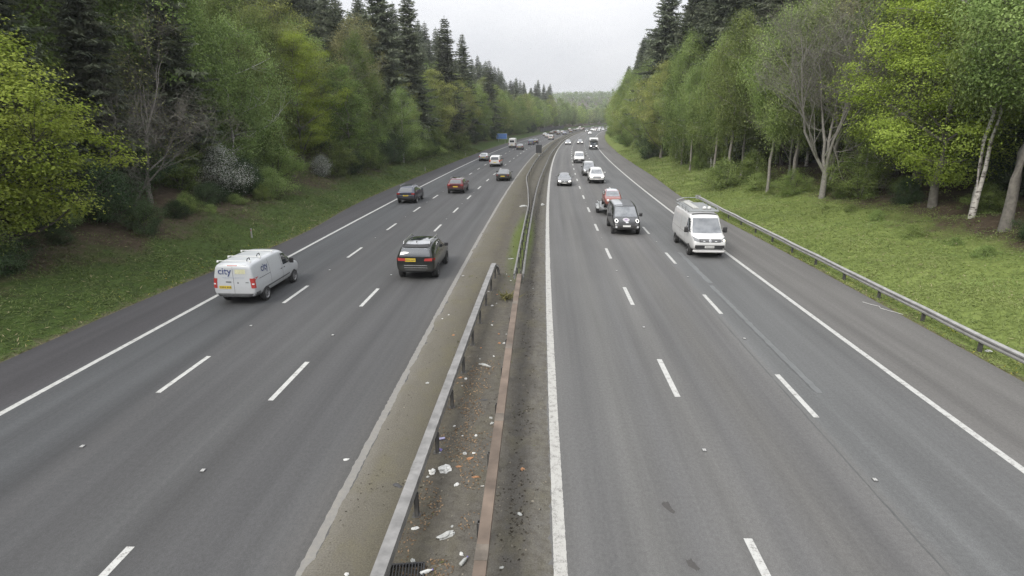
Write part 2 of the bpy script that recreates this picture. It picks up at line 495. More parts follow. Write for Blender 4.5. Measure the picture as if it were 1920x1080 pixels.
# central reservation ---------------------------------------------------
mm, nt, b = mat("central_dirt")
uv = N(nt, "ShaderNodeUVMap", uv_map="lane").outputs[0]
sp = N(nt, "ShaderNodeSeparateXYZ"); nt.links.new(uv, sp.inputs[0])
wob = noise(nt, mapping(nt, uv, (.8, .25, 1)), 1.0, 6, .65)
xx = math_n(nt, 'ADD', sp.outputs[0], math_n(nt, 'MULTIPLY', math_n(nt, 'SUBTRACT', wob, .5), 1.1))
u = math_n(nt, 'DIVIDE', math_n(nt, 'ADD', xx, 4.3), 5.0)
base = ramp(nt, u, [(0.0, (0.1456, 0.1370, 0.1199)), (.10, (0.1153, 0.1068, 0.0885)), (.26, (0.0953, 0.0879, 0.0684)), (.36, (0.0822, 0.0748, 0.0610)), (.5, (0.0923, 0.0855, 0.0724)), (.64, (0.1025, 0.0956, 0.0837)), (.72, (0.0827, 0.0776, 0.0685)), (.80, (0.0696, 0.0655, 0.0587)), (.87, (0.1093, 0.1036, 0.0922)), (1.0, (0.1260, 0.1203, 0.1078))])
n1 = noise(nt, mapping(nt, uv, (1.2, .7, 1)), 1.0, 8, .7)
n2 = noise(nt, uv, 5.0, 8, .75); n3 = noise(nt, uv, 30, 4, .8)
moss = ramp(nt, n1, [(.48, g(0)), (.74, g(.55))])
c = mix(nt, moss, base, mix(nt, n2, (.085, .078, .045), (.15, .135, .085)))
stain = math_n(nt, 'MULTIPLY', ramp(nt, n2, [(.44, g(0)), (.72, g(.9))]), ramp(nt, u, [(.28, g(.12)), (.40, g(1))]))
c = mix(nt, stain, c, (.055, .049, .04))
c = mix(nt, 1.0, c, ramp(nt, n3, [(.25, g(.55)), (.75, g(1.45))]), 'MULTIPLY')
# farther on the strip is darker and grown over with grass
far = ramp(nt, math_n(nt, 'DIVIDE', math_n(nt, 'ADD', sp.outputs[1], math_n(nt, 'MULTIPLY', n1, 30)), 200.0), [(.25, g(0)), (.7, g(1))])
c = mix(nt, math_n(nt, 'MULTIPLY', far, .7), c, mix(nt, n1, (.055, .052, .042), (.10, .095, .075)))
gp_ = math_n(nt, 'MULTIPLY', ramp(nt, math_n(nt, 'ABSOLUTE', math_n(nt, 'SUBTRACT', sp.outputs[1], 42.0)), [(0, g(1)), (1, g(1))]), 1.0)
dd = math_n(nt, 'SUBTRACT', 1.0, math_n(nt, 'DIVIDE', math_n(nt, 'ABSOLUTE', math_n(nt, 'SUBTRACT', sp.outputs[1], 40.0)), 14.0), True)
xd = math_n(nt, 'SUBTRACT', 1.0, math_n(nt, 'ABSOLUTE', math_n(nt, 'ADD', sp.outputs[0], 1.2)), True)
gf = ramp(nt, math_n(nt, 'MULTIPLY', math_n(nt, 'MULTIPLY', dd, xd), math_n(nt, 'ADD', n2, .5)), [(.1, g(0)), (.45, g(.85))])
c = mix(nt, gf, c, mix(nt, n3, (.06, .085, .02), (.11, .14, .035)))
nt.links.new(c, b.inputs["Base Color"]); b.inputs["Roughness"].default_value = .95; b.inputs["Specular IOR Level"].default_value = .15
bump(nt, b, n2, .5, .05)
from mathutils import noise as mnoise
def medz(X, D):
    e = min(X + 4.12, 0.345 - X)
    e += (.16 if X < -1 else .035) * mnoise.noise((X * 1.5, D * .9, 3.1)) + .05 * mnoise.noise((X * 6, D * 5, 1.0))
    return max(-.03, min(e * .16, .05)) + (.018 * mnoise.noise((X * 3, D * 3, 0)) + .012 * mnoise.noise((X * 11, D * 9, 4)) if e > .05 else 0)
xs = [float(x) for x in np.linspace(-4.35, .62, 44)]
dm = [float(x) for x in np.arange(-5, 45, .14)] + [float(x) for x in np.arange(45, 120, 1.0)] + [float(x) for x in np.arange(120, 700, 6.0)]
o = strip("central_reservation", xs, dm, 0, mm, zfun=medz)
o.data.polygons.foreach_set("use_smooth", [True] * len(o.data.polygons))
tagit(o, "dirt strip with moss and litter between the two carriageways", kind='structure')

# ------------------------------------------------------------------ crash barriers
steel = simple("weathered_steel", (.20, .196, .19), .6, .3, .3, 3.0)
steel_sunlit = simple("sunlit_steel_tone", (.30, .297, .288), .5, .35, .2, 3.0)  # paler copy of the barrier steel, sunlight from the left put into its colour
steel_dark = simple("dark_weathered_steel", (.085, .083, .08), .6, .3, .25, 4.0)
rust = simple("rusty_steel", (.135, .103, .080), .75, .2, .35, 1.6)
WB = [(-.02, 0.155), (.03, .12), (.055, .10), (.055, .05), (0.0, .02), (0.0, -.02), (.055, -.05), (.055, -.10), (.03, -.12), (-.02, -.155)]
def wprof(side):
    outer = [(x * side, z) for x, z in WB]
    inner = [(x * side - .012 * side, z) for x, z in reversed(WB)]
    return outer + inner
def post_mb(X, D, z, w=.10, dep=.06, foot=True):
    mb = MB()
    p = W(X, D, 0)
    z0 = ground(X, D) if X > 14 else 0.0
    # a channel section with a foot plate and a bolt head
    mb.box((p[0], p[1], (z + z0) / 2 - .02), (.016, w, z - z0 + .04))
    mb.box((p[0] + dep / 2, p[1] - w / 2 + .008, (z + z0) / 2 - .02), (dep, .016, z - z0 + .04))
    mb.box((p[0] + dep / 2, p[1] + w / 2 - .008, (z + z0) / 2 - .02), (dep, .016, z - z0 + .04))
    if foot: mb.box((p[0] + .02, p[1], z0 + .045), (.17, .17, .03))
    return mb
# box beam on the outbound side
t = empty("crash_barrier", W(-2.6, 18, 0), 0, "grey box beam safety barrier with leaning dark posts beside the outbound lanes", "crash barrier")
def attach(o, t):
    o.parent = t; o.matrix_parent_inverse = t.matrix_world.inverted() if False else Matrix.Translation(-t.location); return o
mb = MB()
path = [(-2.63 + .0105 * d, d, .66) for d in np.arange(-4, 29.5, 1.5)] + [(-2.30, 29.6, .66)]
mb.sweep([(-.115, .10), (.115, .10), (.115, -.10), (-.115, -.10)], path)
attach(mb.build("beam", steel, None), t)
for D in (6.2, 10.9, 15.7, 20.5, 25.2):
    mb = MB(); mb.sweep([(-.12, .105), (.12, .105), (.12, -.105), (-.12, -.105)], [(-2.63 + .0105 * D, D, .66), (-2.63 + .0105 * (D + .35), D + .35, .66)])
    for q in (.08, .27):
        for xx in (-.06, .06): mb.box((-2.63 + .0105 * D + xx, D + q, .768), (.03, .03, .012))
    attach(mb.build("joint_sleeve", steel, None), t)
mb = MB()
mb.tube([(-2.31, 29.5, .655), (-2.16, 29.75, .60), (-2.04, 29.9, .44), (-1.98, 30.0, .06)], [.12, .11, .10, .08], 4)
attach(mb.build("end_ramp", steel, None), t)
for k, D in enumerate((3.1, 5.5, 7.9, 10.35, 12.75, 15.1, 17.5, 19.95, 22.3, 24.65, 27.0, 29.2)):
    attach(post_mb(-2.55 + .0105 * D, D, .58, .12, .07).build("post", steel_dark, None), t)
# rusty single beam in the middle
t = empty("crash_barrier", W(-.92, 14, 0), 0, "rust brown safety barrier rail along the middle of the central reservation", "crash barrier")
mb = MB()
path = [(-.88 - .0012 * d, d, .68) for d in np.arange(-4, 28.4, 1.5)]
mb.sweep([(-.108, .075), (.108, .075), (.108, -.075), (-.108, -.075)], path)
attach(mb.build("beam", rust, None), t)
for D in (8.3, 13.1, 17.9, 22.7):
    mb = MB(); mb.sweep([(-.112, .08), (.112, .08), (.112, -.08), (-.112, -.08)], [(-.88 - .0012 * D, D, .68), (-.88 - .0012 * D, D + .4, .68)])
    attach(mb.build("joint_sleeve", simple("worn_rust", (.13, .11, .09), .75, .2, .4, 3) if "worn_rust" not in bpy.data.materials else bpy.data.materials["worn_rust"], None), t)
for D in (2.3, 4.7, 7.1, 9.5, 11.9, 14.3, 16.7, 19.1, 21.5, 23.9, 26.3):
    attach(post_mb(-1.07, D, .60, .11, .07, False).build("post", steel_dark, None), t)
# double corrugated barrier, splitting in two
t = empty("crash_barrier", W(-.8, 45, 0), 0, "long grey corrugated barrier following the bend on the inbound side of the reservation", "crash barrier")
def rx(D):
    return -.88 if D < 60 else -.88 + .42 * sm(60, 110, D) + .5 * sm(110, 180, D)
path = [(rx(d) + .13, d, .60) for d in list(np.arange(27.6, 60, 2.0)) + list(np.arange(60, 200, 5.0)) + list(np.arange(200, 640, 12.0))]
mb = MB(); mb.sweep(wprof(1), path); attach(mb.build("beam", steel, None), t)
mb = MB(); mb.box((W(-.75, 27.55)[0], 27.55, .60), (.07, .12, .36)); attach(mb.build("end_plate", steel, None), t)
D = 28.4
while D < 230:
    attach(post_mb(rx(D) - .02, D, .68, .10, .06, False).build("post", steel_dark, None), t); D += 2.4 if D < 70 else 6.4
t = empty("crash_barrier", W(-1.1, 45, 0), 0, "long grey corrugated barrier swerving around the black sign on the outbound side", "crash barrier")
def lx(D):
    return -1.16 - .35 * sm(50, 62, D) - .95 * sm(58, 80, D) + .5 * sm(105, 150, D) + .25 * sm(150, 220, D)
path = [(lx(d), d, .60) for d in list(np.arange(27.6, 60, 2.0)) + list(np.arange(60, 200, 4.0)) + list(np.arange(200, 640, 12.0))]
mb = MB(); mb.sweep(wprof(-1), path); attach(mb.build("beam", steel, None), t)
D = 29.0
while D < 230:
    attach(post_mb(lx(D) + .05, D, .68, .10, .06, False).build("post", steel_dark, None), t); D += 2.4 if D < 70 else 6.4
# verge barrier on the right
t = empty("crash_barrier", W(15.5, 30, 0), 0, "grey corrugated barrier on the grass verge beside the right hard shoulder", "crash barrier")
def vx(D): return 15.78 - .011 * D if D < 60 else 15.1
def vz(D): return ground(vx(D) + .1, D) + .0
path = [(vx(d), d, .50 + vz(d)) for d in np.arange(-4, 58.8, 1.6)]
mb = MB(); mb.sweep(wprof(-1), path); attach(mb.build("beam", steel_sunlit, None), t)
mb = MB()
e = W(vx(58.6), 58.9, .52 + vz(58))
mb.box(e, (.30, .5, .30)); mb.box((e[0], e[1] - .3, e[2] + .02), (.36, .14, .36))
attach(mb.build("end_terminal", steel_sunlit, None), t)
D = 1.0
while D < 58.6:
    attach(post_mb(vx(D) + .05, D, .60 + vz(D), .14, .08, False).build("post", steel_dark, None), t); D += 3.2

# ------------------------------------------------------------------ signs, posts, studs, fence
blue = simple("blue_sign_face", (.09, .19, .46), .4, var=.08)
white = simple("white_plastic", (.70, .70, .68), .5, var=.08)
grey_m = simple("galvanised_tube", (.32, .33, .33), .5, .4, .15)
black_m = simple("black_board", (.030, .031, .033), .6, var=.2)
p = W(-19.4, 200, ground(-19.4, 200))
t = empty("motorway_sign", p, -slope(200), "blue rectangular motorway sign on two posts on the left verge", "road sign")
mb = MB(); mb.box((0, 0, 1.95), (3.5, .06, 1.75)); mb.build("sign_panel", blue, t)
mb = MB()
for bx, bz, bw, bh in ((0, 2.80, 3.44, .05), (0, 1.10, 3.44, .05), (-1.70, 1.95, .05, 1.70), (1.70, 1.95, .05, 1.70)): mb.box((bx, -.035, bz), (bw, .012, bh))
mb.build("sign_border", white, t)
for x in (-1.1, 1.1):
    mb = MB(); mb.tube([(x, .07, -.3), (x, .07, 2.7)], .05, 8); mb.build("post", grey_m, t)
p = W(-2.95, 132, 0)
t = empty("matrix_sign", p, -slope(132), "black signal box seen from behind on a pole in the central reservation", "road sign")
mb = MB(); mb.box((0, 0, 1.55), (1.25, .28, 1.7)); mb.box((0, 0, 2.43), (1.31, .34, .05)); mb.box((0, -.16, 1.55), (.9, .04, 1.3)); mb.build("signal_box", black_m, t)
mb = MB(); mb.tube([(0, .05, -.1), (0, .05, .8)], .07, 8); mb.box((.12, .05, .1), (.5, .35, .25)); mb.build("post", grey_m, t)

def marker(X, D, label):
    t = empty("marker_post", W(X, D, ground(X, D)), 0, label, "marker post", "marker posts on the verges")
    mb = MB(); mb.box((0, 0, .30), (.09, .03, .7)); mb.box((0, -.002, .62), (.094, .034, .03)); mb.build("post", bpy.data.materials.get("dull_post") or simple("dull_post", (.30, .30, .29), .7), t)
    mb = MB(); mb.box((0, -.02, .52), (.05, .008, .10)); mb.build("reflector", bpy.data.materials.get("red_reflector") or simple("red_reflector", (.3, .04, .03), .3), t)
marker(-18.75, 37.2, "small white marker post on the left grass bank ahead of the white city van")
marker(-18.8, 92, "small white marker post on the left verge abreast of the dark saloon")
marker(-18.8, 131, "small white marker post on the left verge near the silver hatchback")

stud_m = simple("reflective_stud", (.40, .40, .39), .4, var=.2)
stud_b = simple("stud_casing", (.10, .10, .10), .7)
sb = MB(); sb.v = []; sb.box((0, 0, .012), (.10, .13, .014)); sme = sb.mesh("stud", stud_b)
sl = MB()
for s in (-1, 1): sl.box((s * .022, 0, .021), (.034, .085, .015))
slm = sl.mesh("stud_lens", stud_m)
first = None
for X, D0 in ((-11.35, 21.7 - 9), (-7.75, 20.8 - 9), (4.2, 13.2), (7.75, 12.1)):
    for k in range(8):
        D = D0 + 9 * k
        if first is None:
            first = link("road_stud", sme); tagit(first, "small white reflective stud between two lane dashes", "road stud", "reflective road studs"); link("lens", slm, first)
            first.location = W(X, D, .004)
        else:
            c = copy_tree(first); c.location = W(X, D, .004); c.rotation_euler = (0, 0, -slope(D))

wood = simple("dark_timber", (.042, .043, .045), .85, var=.3, scale=2)
t = empty("timber_fence", W(-20.2, 345, ground(-20.2, 345)), 0, "dark timber fence at the foot of the far left trees", "fence")
mb = MB()
for k in range(28):
    D = 335 + k * 4
    x, y, z = W(-20.4, D, ground(-20.4, D)); x2, y2, z2 = W(-20.4, D + 4, ground(-20.4, D + 4))
    mb.add([(x, y, z - .3), (x2, y2, z2 - .3), (x2, y2, z2 + 2.3), (x, y, z + 2.3), (x - .06, y, z - .3), (x2 - .06, y2, z2 - .3), (x2 - .06, y2, z2 + 2.3), (x - .06, y, z + 2.3)],
           [(0, 1, 2, 3), (5, 4, 7, 6), (3, 2, 6, 7)])
attach(mb.build("board_panel", wood, None), t)
for k in range(0, 29, 2):
    D = 335 + k * 4; x, y, z = W(-20.3, D, ground(-20.3, D)); mb = MB(); mb.box((x, y, z + 1.1), (.12, .12, 2.7)); attach(mb.build("post", wood, None), t)
# ------------------------------------------------------------------ trees
bark_grey = simple("grey_bark", (.13, .12, .105), .9, var=.35, scale=5)
bark_dark = simple("dark_bark", (.055, .047, .04), .95, var=.35, scale=5)
bark_stem = simple("pale_stem_bark", (.20, .19, .17), .9, var=.25, scale=5)
bark_pale = simple("pale_twig_bark", (.21, .195, .175), .9, var=.25, scale=5)
m_, nt, b = mat("birch_bark")
tc = N(nt, "ShaderNodeTexCoord").outputs["Object"]
f = noise(nt, mapping(nt, tc, (3, 3, 9)), 1.0, 6, .7)
nt.links.new(ramp(nt, f, [(.40, (.06, .05, .045)), (.47, (.42, .40, .37)), (.8, (.60, .585, .55))]), b.inputs["Base Color"])
b.inputs["Roughness"].default_value = .85
bark_birch = m_

LM = {
    'birch':  leafmat("birch_leaves", (0.132, 0.190, 0.057), (0.299, 0.380, 0.138)),
    'birchd': leafmat("birch_leaves_deep", (0.092, 0.138, 0.041), (0.218, 0.282, 0.098)),
    'beech':  leafmat("beech_leaves", (.165, .235, .035), (.31, .40, .085), .45, .16),
    'maple':  leafmat("maple_leaves", (.15, .205, .03), (.29, .34, .075), .4, .12),
    'oak':    leafmat("oak_leaves", (0.144, 0.178, 0.052), (0.310, 0.345, 0.127)),
    'olive':  leafmat("willow_leaves", (0.190, 0.200, 0.082), (0.366, 0.358, 0.180)),
    'dark':   leafmat("ivy_leaves", (0.026, 0.044, 0.023), (0.073, 0.107, 0.049), .2),
    'green':  leafmat("bush_leaves", (0.092, 0.138, 0.040), (0.207, 0.270, 0.086)),
    'spruce': leafmat("spruce_needles", (.065, .082, .058), (.185, .21, .14), .28, .22),
    'blossom': leafmat("white_blossom", (.42, .43, .38), (.58, .59, .55), .3, .03),
    'dry':    leafmat("dry_twigs", (.085, .08, .068), (.19, .18, .155), .1),
}

class TB(MB):
    def limb(s, p0, p1, r0, r1, bend, rng, seg=4, n=5, sag=0.0):
        p0 = np.array(p0, float); p1 = np.array(p1, float)
        d = p1 - p0; L = np.linalg.norm(d)
        mid = rng.normal(size=3) * bend * L
        pts = []; rad = []
        for i in range(seg + 1):
            t = i / seg
            q = p0 + d * t + mid * (4 * t * (1 - t)) * .5
            q[2] += sag * L * (t * t - t)
            pts.append(q); rad.append(r0 + (r1 - r0) * t)
        s.tube(pts, rad, n, cap=False)
        return pts

def broad(seed, H, R, base, ncl, k, leaf, sig, leafm, bark, trunk_r=.2, nl=12, up=.5, shape=.75, lean=0.0, droop=0.0, inner=.35, stems=1, split=.05, top=.82, blossom=None, lobes=.22):
    rng = np.random.default_rng(seed)
    tb = TB()
    stempts = []
    for s in range(stems):
        a = 2 * PI * s / max(stems, 1) + rng.uniform(0, 1.5)
        q0 = np.array([0, 0, -.4]); sp = (0.0 if stems == 1 else R * (.28 if stems > 2 else .10))
        prev = q0; pts = [q0]; rad = [trunk_r * 1.25]
        nseg = 9
        for i in range(1, nseg + 1):
            t = i / nseg
            z = H * top * t
            f = max(0, (t - split)) * 1.4
            q = np.array([math.cos(a) * sp * f ** .6 + lean * z + rng.normal() * .03 * H * t * .5, math.sin(a) * sp * f ** .6 + rng.normal() * .03 * H * t * .5, z])
            pts.append(q); rad.append(trunk_r * (1 - t) ** .8 * (1 if stems == 1 else .72) + .02)
        tb.tube(pts, rad, 9, cap=False)
        stempts.append(np.array(pts))
    allstem = np.concatenate(stempts)
    # clump centres in an uneven envelope
    ph = rng.uniform(0, 6.28, 4)
    C = []
    while len(C) < ncl:
        t = rng.uniform(0, 1)
        th = rng.uniform(0, 2 * PI)
        prof = (math.sin(PI * min(1, max(0, t)) ** shape)) ** .65 if t > 0 else 0
        r = R * prof * (1 + lobes * math.sin(2 * th + ph[0] + 5 * t) + lobes * .7 * math.sin(3 * th + ph[1] - 4 * t) + .12 * math.sin(7 * t * 3 + ph[2]))
        rr_ = r * math.sqrt(rng.uniform(inner ** 2, 1))
        if rng.uniform() > .35 + .65 * prof: continue
        z = base + (H - base) * t
        C.append((math.cos(th) * rr_ + lean * z, math.sin(th) * rr_, z))
    C = np.array(C)
    # limbs
    li = rng.choice(ncl, nl, replace=False)
    LP = [allstem]
    for i in li:
        c = C[i]; rr_ = math.hypot(c[0] - lean * c[2], c[1])
        zt = max(base * .55, min(c[2] - rr_ * rng.uniform(.35, .8), H * top * .96))
        j = np.argmin(np.abs(allstem[:, 2] - zt) + .3 * np.linalg.norm(allstem[:, :2] - c[:2], axis=1))
        t = allstem[j][2] / H
        r0 = trunk_r * (1 - t) ** .9 * .5 + .015
        LP.append(np.array(tb.limb(allstem[j], c, r0, .018, .10, rng, 5, 5, .10)))
    LP = np.concatenate(LP[0:]); LPz = LP[LP[:, 2] > base * .5] if np.any(LP[:, 2] > base * .5) else LP
    for c in C:
        dd = np.linalg.norm(LPz - c, axis=1) + np.maximum(0, LPz[:, 2] - c[2] + .2) * 1.2
        j = np.argmin(dd)
        if np.linalg.norm(LPz[j] - c) > .15:
            tb.limb(LPz[j], c, .016, .006, .12, rng, 3, 3, .12)
    n = ncl * k
    ci = np.repeat(np.arange(ncl), k)
    G = rng.normal(size=(n, 3)) * np.array(sig)
    cs = rng.uniform(.6, 1.35, ncl)[ci][:, None]
    P = C[ci] + G * cs
    T = None
    if droop > 0:
        dz = rng.exponential(droop, n); P[:, 2] -= dz; P[:, 2] = np.maximum(P[:, 2], .15)
        T = rng.normal(size=(n, 3)) * .5; T[:, 2] -= 1.2
    tint = np.clip(rng.uniform(0, 1, ncl)[ci] + rng.normal(size=n) * .18, 0, 1)
    # leaves face outwards from their clump and a little from the crown, so clumps catch light on top and are dark below
    gn = G / (np.linalg.norm(G, axis=1)[:, None] + 1e-6)
    cn = P - np.array([0, 0, base + (H - base) * .4]); cn /= (np.linalg.norm(cn, axis=1)[:, None] + 1e-6)
    V, Q = leaf_quads(P, leaf * rng.uniform(.65, 1.3, n), rng, up + .7, .55, T, gn * .6 + cn * .2)
    mi = None; mats = [leafm]
    if blossom is not None:
        mats = [leafm, blossom]; mi = (rng.uniform(size=n) < .52).astype(np.int32)
    crown = np_mesh("crown", V, Q, mats, tint, mi)
    trunk = tb.mesh("trunk", bark, True)
    return trunk, crown

def spruce(seed, H, R, leafm, bark, bare=.12, dense=1.0, ragged=.2):
    rng = np.random.default_rng(seed)
    tb = TB()
    bx, by = rng.normal(size=2) * .15
    tp = [(bx * t * t, by * t * t, H * t - (.4 if t == 0 else 0)) for t in np.linspace(0, 1, 10)]
    tb.tube(tp, [.24 * (1 - t) + .012 for t in np.linspace(0, 1, 10)], 8, cap=False)
    P = []; T = []; S = []; A = []; tn = []
    z = H * bare
    while z < H * .995:
        t = z / H
        L = R * (1 - t) ** .66 * (.62 + .38 * min(1, (t - bare + .05) / .2))
        nb = 6 if t < .9 else 4
        a0 = rng.uniform(0, 6.28)
        for q in range(nb):
            a = a0 + 2 * PI * q / nb + rng.normal() * .18
            l = max(.18, L * (1 + rng.normal() * ragged))
            d = np.array([math.cos(a), math.sin(a), 0.0]); side = np.array([-d[1], d[0], 0])
            el = .45 * (t - .55) - .12 + rng.normal() * .05         # low boughs hang, top ones reach up
            tone = rng.uniform(.1, .9)
            base = np.array([bx * t * t, by * t * t, z])
            tip = base + d * l + np.array([0, 0, l * el])
            if l > .9: tb.limb(base, tip, .03 * (1 - t) + .006, .005, .03, rng, 3, 3, .28)
            ns = int(max(4, 7.5 * l * dense))
            for i in range(ns):
                u = (i + .6) / ns
                p = base + (tip - base) * u; p[2] += .28 * l * (u * u - u)
                wl = (.18 + .42 * l * .4 * (1 - u) + .10)
                for sgn in (-1, 1):
                    tv = d * .75 + side * sgn * (.9 + .25 * rng.normal()) + np.array([0, 0, -.38 + .15 * rng.normal()])
                    tv /= np.linalg.norm(tv)
                    s = wl * rng.uniform(.7, 1.3)
                    P.append(p + tv * s * .8); T.append(tv); S.append(s); tn.append(np.clip(tone + rng.normal() * .15, 0, 1))
            tv = d + np.array([0, 0, -.1]); P.append(tip); T.append(tv); S.append(.28); tn.append(tone)
        z += (.52 if t < .8 else .38) * (.85 + .3 * rng.uniform())
    for i in range(6):
        P.append(np.array([bx, by, H + .1 * i - .3])); T.append(np.array([rng.normal() * .4, rng.normal() * .4, 1])); S.append(.25); tn.append(.4)
    # bare dead twigs under the crown
    for i in range(40):
        z = H * rng.uniform(.04, bare + .08); a = rng.uniform(0, 6.28); l = rng.uniform(.5, 1.8)
        tb.limb((0, 0, z), (math.cos(a) * l, math.sin(a) * l, z - .15 * l), .014, .004, .06, rng, 2, 3)
    P = np.array(P); T = np.array(T); S = np.array(S)
    V, Q = leaf_quads(P, S, rng, .9, .26, T)
    return tb.mesh("trunk", bark, True), np_mesh("crown", V, Q, leafm, np.array(tn))

def leafless(seed, H, R, bark, stems=4, trunk_r=.32, split=.14, depth=5, twig=None, spread=.55, buds=None):
    rng = np.random.default_rng(seed)
    tb = TB(); tips = []
    def grow(p, d, L, r, lv):
        nseg = 4; pts = [p]; rad = [r]; q = p.copy(); dd = d.copy()
        for i in range(nseg):
            dd = dd + rng.normal(size=3) * .10 + np.array([0, 0, .045]); dd /= np.linalg.norm(dd)
            q = q + dd * L / nseg; pts.append(q.copy()); rad.append(max(.006, r * (1 - .42 * (i + 1) / nseg)))
        tb.tube(pts, rad, 7 if lv == 0 else (5 if lv < 3 else 3), cap=False)
        if lv >= depth:
            tips.append(pts[-1]); tips.append(pts[2]); return
        nc = (3 if lv < 2 else 3) + (rng.uniform() < .45)
        for c in range(int(nc)):
            j = nseg if c == 0 else int(rng.integers(1, nseg + 1))
            sp = spread * (.35 if c == 0 else 1)
            nd = dd + rng.normal(size=3) * sp; nd[2] = nd[2] * .7 + .22; nd /= np.linalg.norm(nd)
            grow(np.array(pts[j]), nd, L * rng.uniform(.58, .82), rad[j] * (.82 if c == 0 else .58), lv + 1)
    if stems > 1:
        tb.tube([(0, 0, -.4), (0, 0, .5), (0, 0, H * split)], [trunk_r * 1.15, trunk_r, trunk_r * .95], 10, cap=False)
        for s in range(stems):
            a = 2 * PI * s / stems + rng.uniform(-.4, .4); f = .30 + .16 * rng.uniform()
            d = np.array([math.cos(a) * f, math.sin(a) * f, 1.0]); d /= np.linalg.norm(d)
            grow(np.array([math.cos(a) * trunk_r * .3, math.sin(a) * trunk_r * .3, H * split - .15]), d, H * .33, trunk_r * .62, 0)
    else:
        grow(np.array([0, 0, -.4]), np.array([0, 0, 1.0]), H * .42, trunk_r, 0)
    trunk = tb.mesh("trunk", bark, True)
    tips = np.array(tips)
    # fine twig sprays at the ends of the branches
    k = 3
    P = np.repeat(tips, k, axis=0); n = len(P)
    T = rng.normal(size=(n, 3)); T[:, 2] += .7
    T /= np.linalg.norm(T, axis=1)[:, None]
    S = rng.uniform(.25, .6, n)
    P = P + T * S[:, None] * .8
    V, Q = leaf_quads(P, S, rng, 0, .016, T)
    tint = rng.uniform(0, 1, n); mi = None; mats = [LM['dry']]
    if buds is not None:
        n2 = int(n * .8); P2 = P[rng.integers(0, n, n2)] + rng.normal(size=(n2, 3)) * .25
        V2, Q2 = leaf_quads(P2, rng.uniform(.05, .11, n2), rng, .3)
        Q = np.concatenate([Q, Q2 + len(V)]); V = np.concatenate([V, V2]); tint = np.concatenate([tint, rng.uniform(0, 1, n2)])
        mats = [LM['dry'], buds]; mi = np.concatenate([np.zeros(n, np.int32), np.ones(n2, np.int32)])
    return trunk, np_mesh("crown", V, Q, mats, tint, mi)

TP = {}
TP['birch0'] = broad(1, 15, 3.6, 2.2, 185, 198, 0.069, (0.36, 0.36, 0.36), LM['birch'], bark_birch, .15, 14, .2, .9, droop=.32, lobes=.34)
TP['birch1'] = broad(2, 13, 3.9, 1.2, 185, 198, 0.069, (0.40, 0.40, 0.34), LM['birch'], bark_birch, .14, 14, .2, .85, droop=.36, lobes=.36)
TP['birch2'] = broad(3, 14, 3.3, .8, 177, 198, 0.073, (0.36, 0.36, 0.43), LM['birchd'], bark_grey, .14, 12, .2, .8, droop=.25, lobes=.4)
TP['oak0'] = broad(4, 14.5, 4.6, 2.4, 268, 138, 0.083, (0.47, 0.47, 0.28), LM['oak'], bark_grey, .24, 16, .5, .8, lobes=.3)
TP['oak1'] = broad(5, 13, 4.2, 1.5, 246, 130, 0.083, (0.47, 0.47, 0.29), LM['green'], bark_grey, .22, 14, .5, .8, lobes=.32)
TP['beech0'] = broad(6, 14.5, 4.7, 1.6, 235, 225, 0.066, (0.58, 0.58, 0.24), LM['beech'], bark_grey, .22, 18, .7, .75, lobes=.3)
TP['maple0'] = broad(7, 11.0, 3.5, 1.6, 190, 199, 0.076, (0.50, 0.50, 0.22), LM['maple'], bark_dark, .17, 18, 1.1, .8, lobes=.3, inner=.25)
TP['olive0'] = broad(8, 16, 3.6, 5.0, 212, 126, 0.066, (0.36, 0.36, 0.43), LM['olive'], bark_pale, .2, 16, .3, .85, lobes=.3)
TP['bush0'] = broad(9, 4.2, 2.6, .2, 123, 126, 0.066, (0.36, 0.36, 0.29), LM['dark'], bark_dark, .06, 10, .4, .7, stems=3, lobes=.3)
TP['bush1'] = broad(10, 4.6, 2.5, .2, 123, 126, 0.066, (0.36, 0.36, 0.29), LM['green'], bark_dark, .06, 10, .5, .7, stems=3, lobes=.3)
TP['bush2'] = broad(11, 2.6, 2.1, .1, 89, 126, 0.059, (0.36, 0.36, 0.22), LM['birch'], bark_dark, .04, 8, .5, .7, stems=3, lobes=.3)
TP['haw0'] = broad(12, 4.8, 2.4, .5, 145, 125, 0.055, (0.36, 0.36, 0.32), LM['dark'], bark_dark, .08, 12, .4, .75, stems=2, blossom=LM['blossom'])
TP['spruce0'] = spruce(21, 26, 5.0, LM['spruce'], bark_dark, .10)
TP['spruce1'] = spruce(22, 24, 4.4, LM['spruce'], bark_dark, .14, ragged=.28)
TP['spruce2'] = spruce(23, 28, 5.6, LM['spruce'], bark_dark, .12, ragged=.24)
TP['bare0'] = leafless(31, 15.5, 5, bark_stem, 5, .225, .15, 5, spread=.66)
TP['bare1'] = leafless(32, 11, 3, bark_grey, 1, .16, .2, 5, spread=.5, buds=LM['oak'])
TP['bare2'] = leafless(33, 10, 3, bark_grey, 2, .12, .05, 4, spread=.5)

NAME = {'birch': 'birch_tree', 'oak': 'oak_tree', 'beech': 'beech_tree', 'maple': 'maple_tree', 'olive': 'willow_tree', 'bush': 'shrub', 'haw': 'hawthorn_shrub', 'spruce': 'spruce_tree', 'bare': 'leafless_tree'}
protos = {}
def tree(kind, X, D, s=1.0, rz=None, label=None, group=None, sz=None, dz=0.0):
    loc = W(X, D, ground(X, D) - .05 + dz)
    base = kind.rstrip('0123456789')
    if rz is None: rz = TR.uniform(0, 6.28)
    t = empty(NAME[base], loc, rz, label, 'shrub' if base in ('bush', 'haw') else 'tree', group)
    t.scale = (s * TR.uniform(.93, 1.07), s * TR.uniform(.93, 1.07), s * TR.uniform(.9, 1.1) if sz is None else sz)
    for nm, me in zip(("trunk", "crown"), TP[kind]): link(nm, me, t)
    return t
TR = random.Random(77)

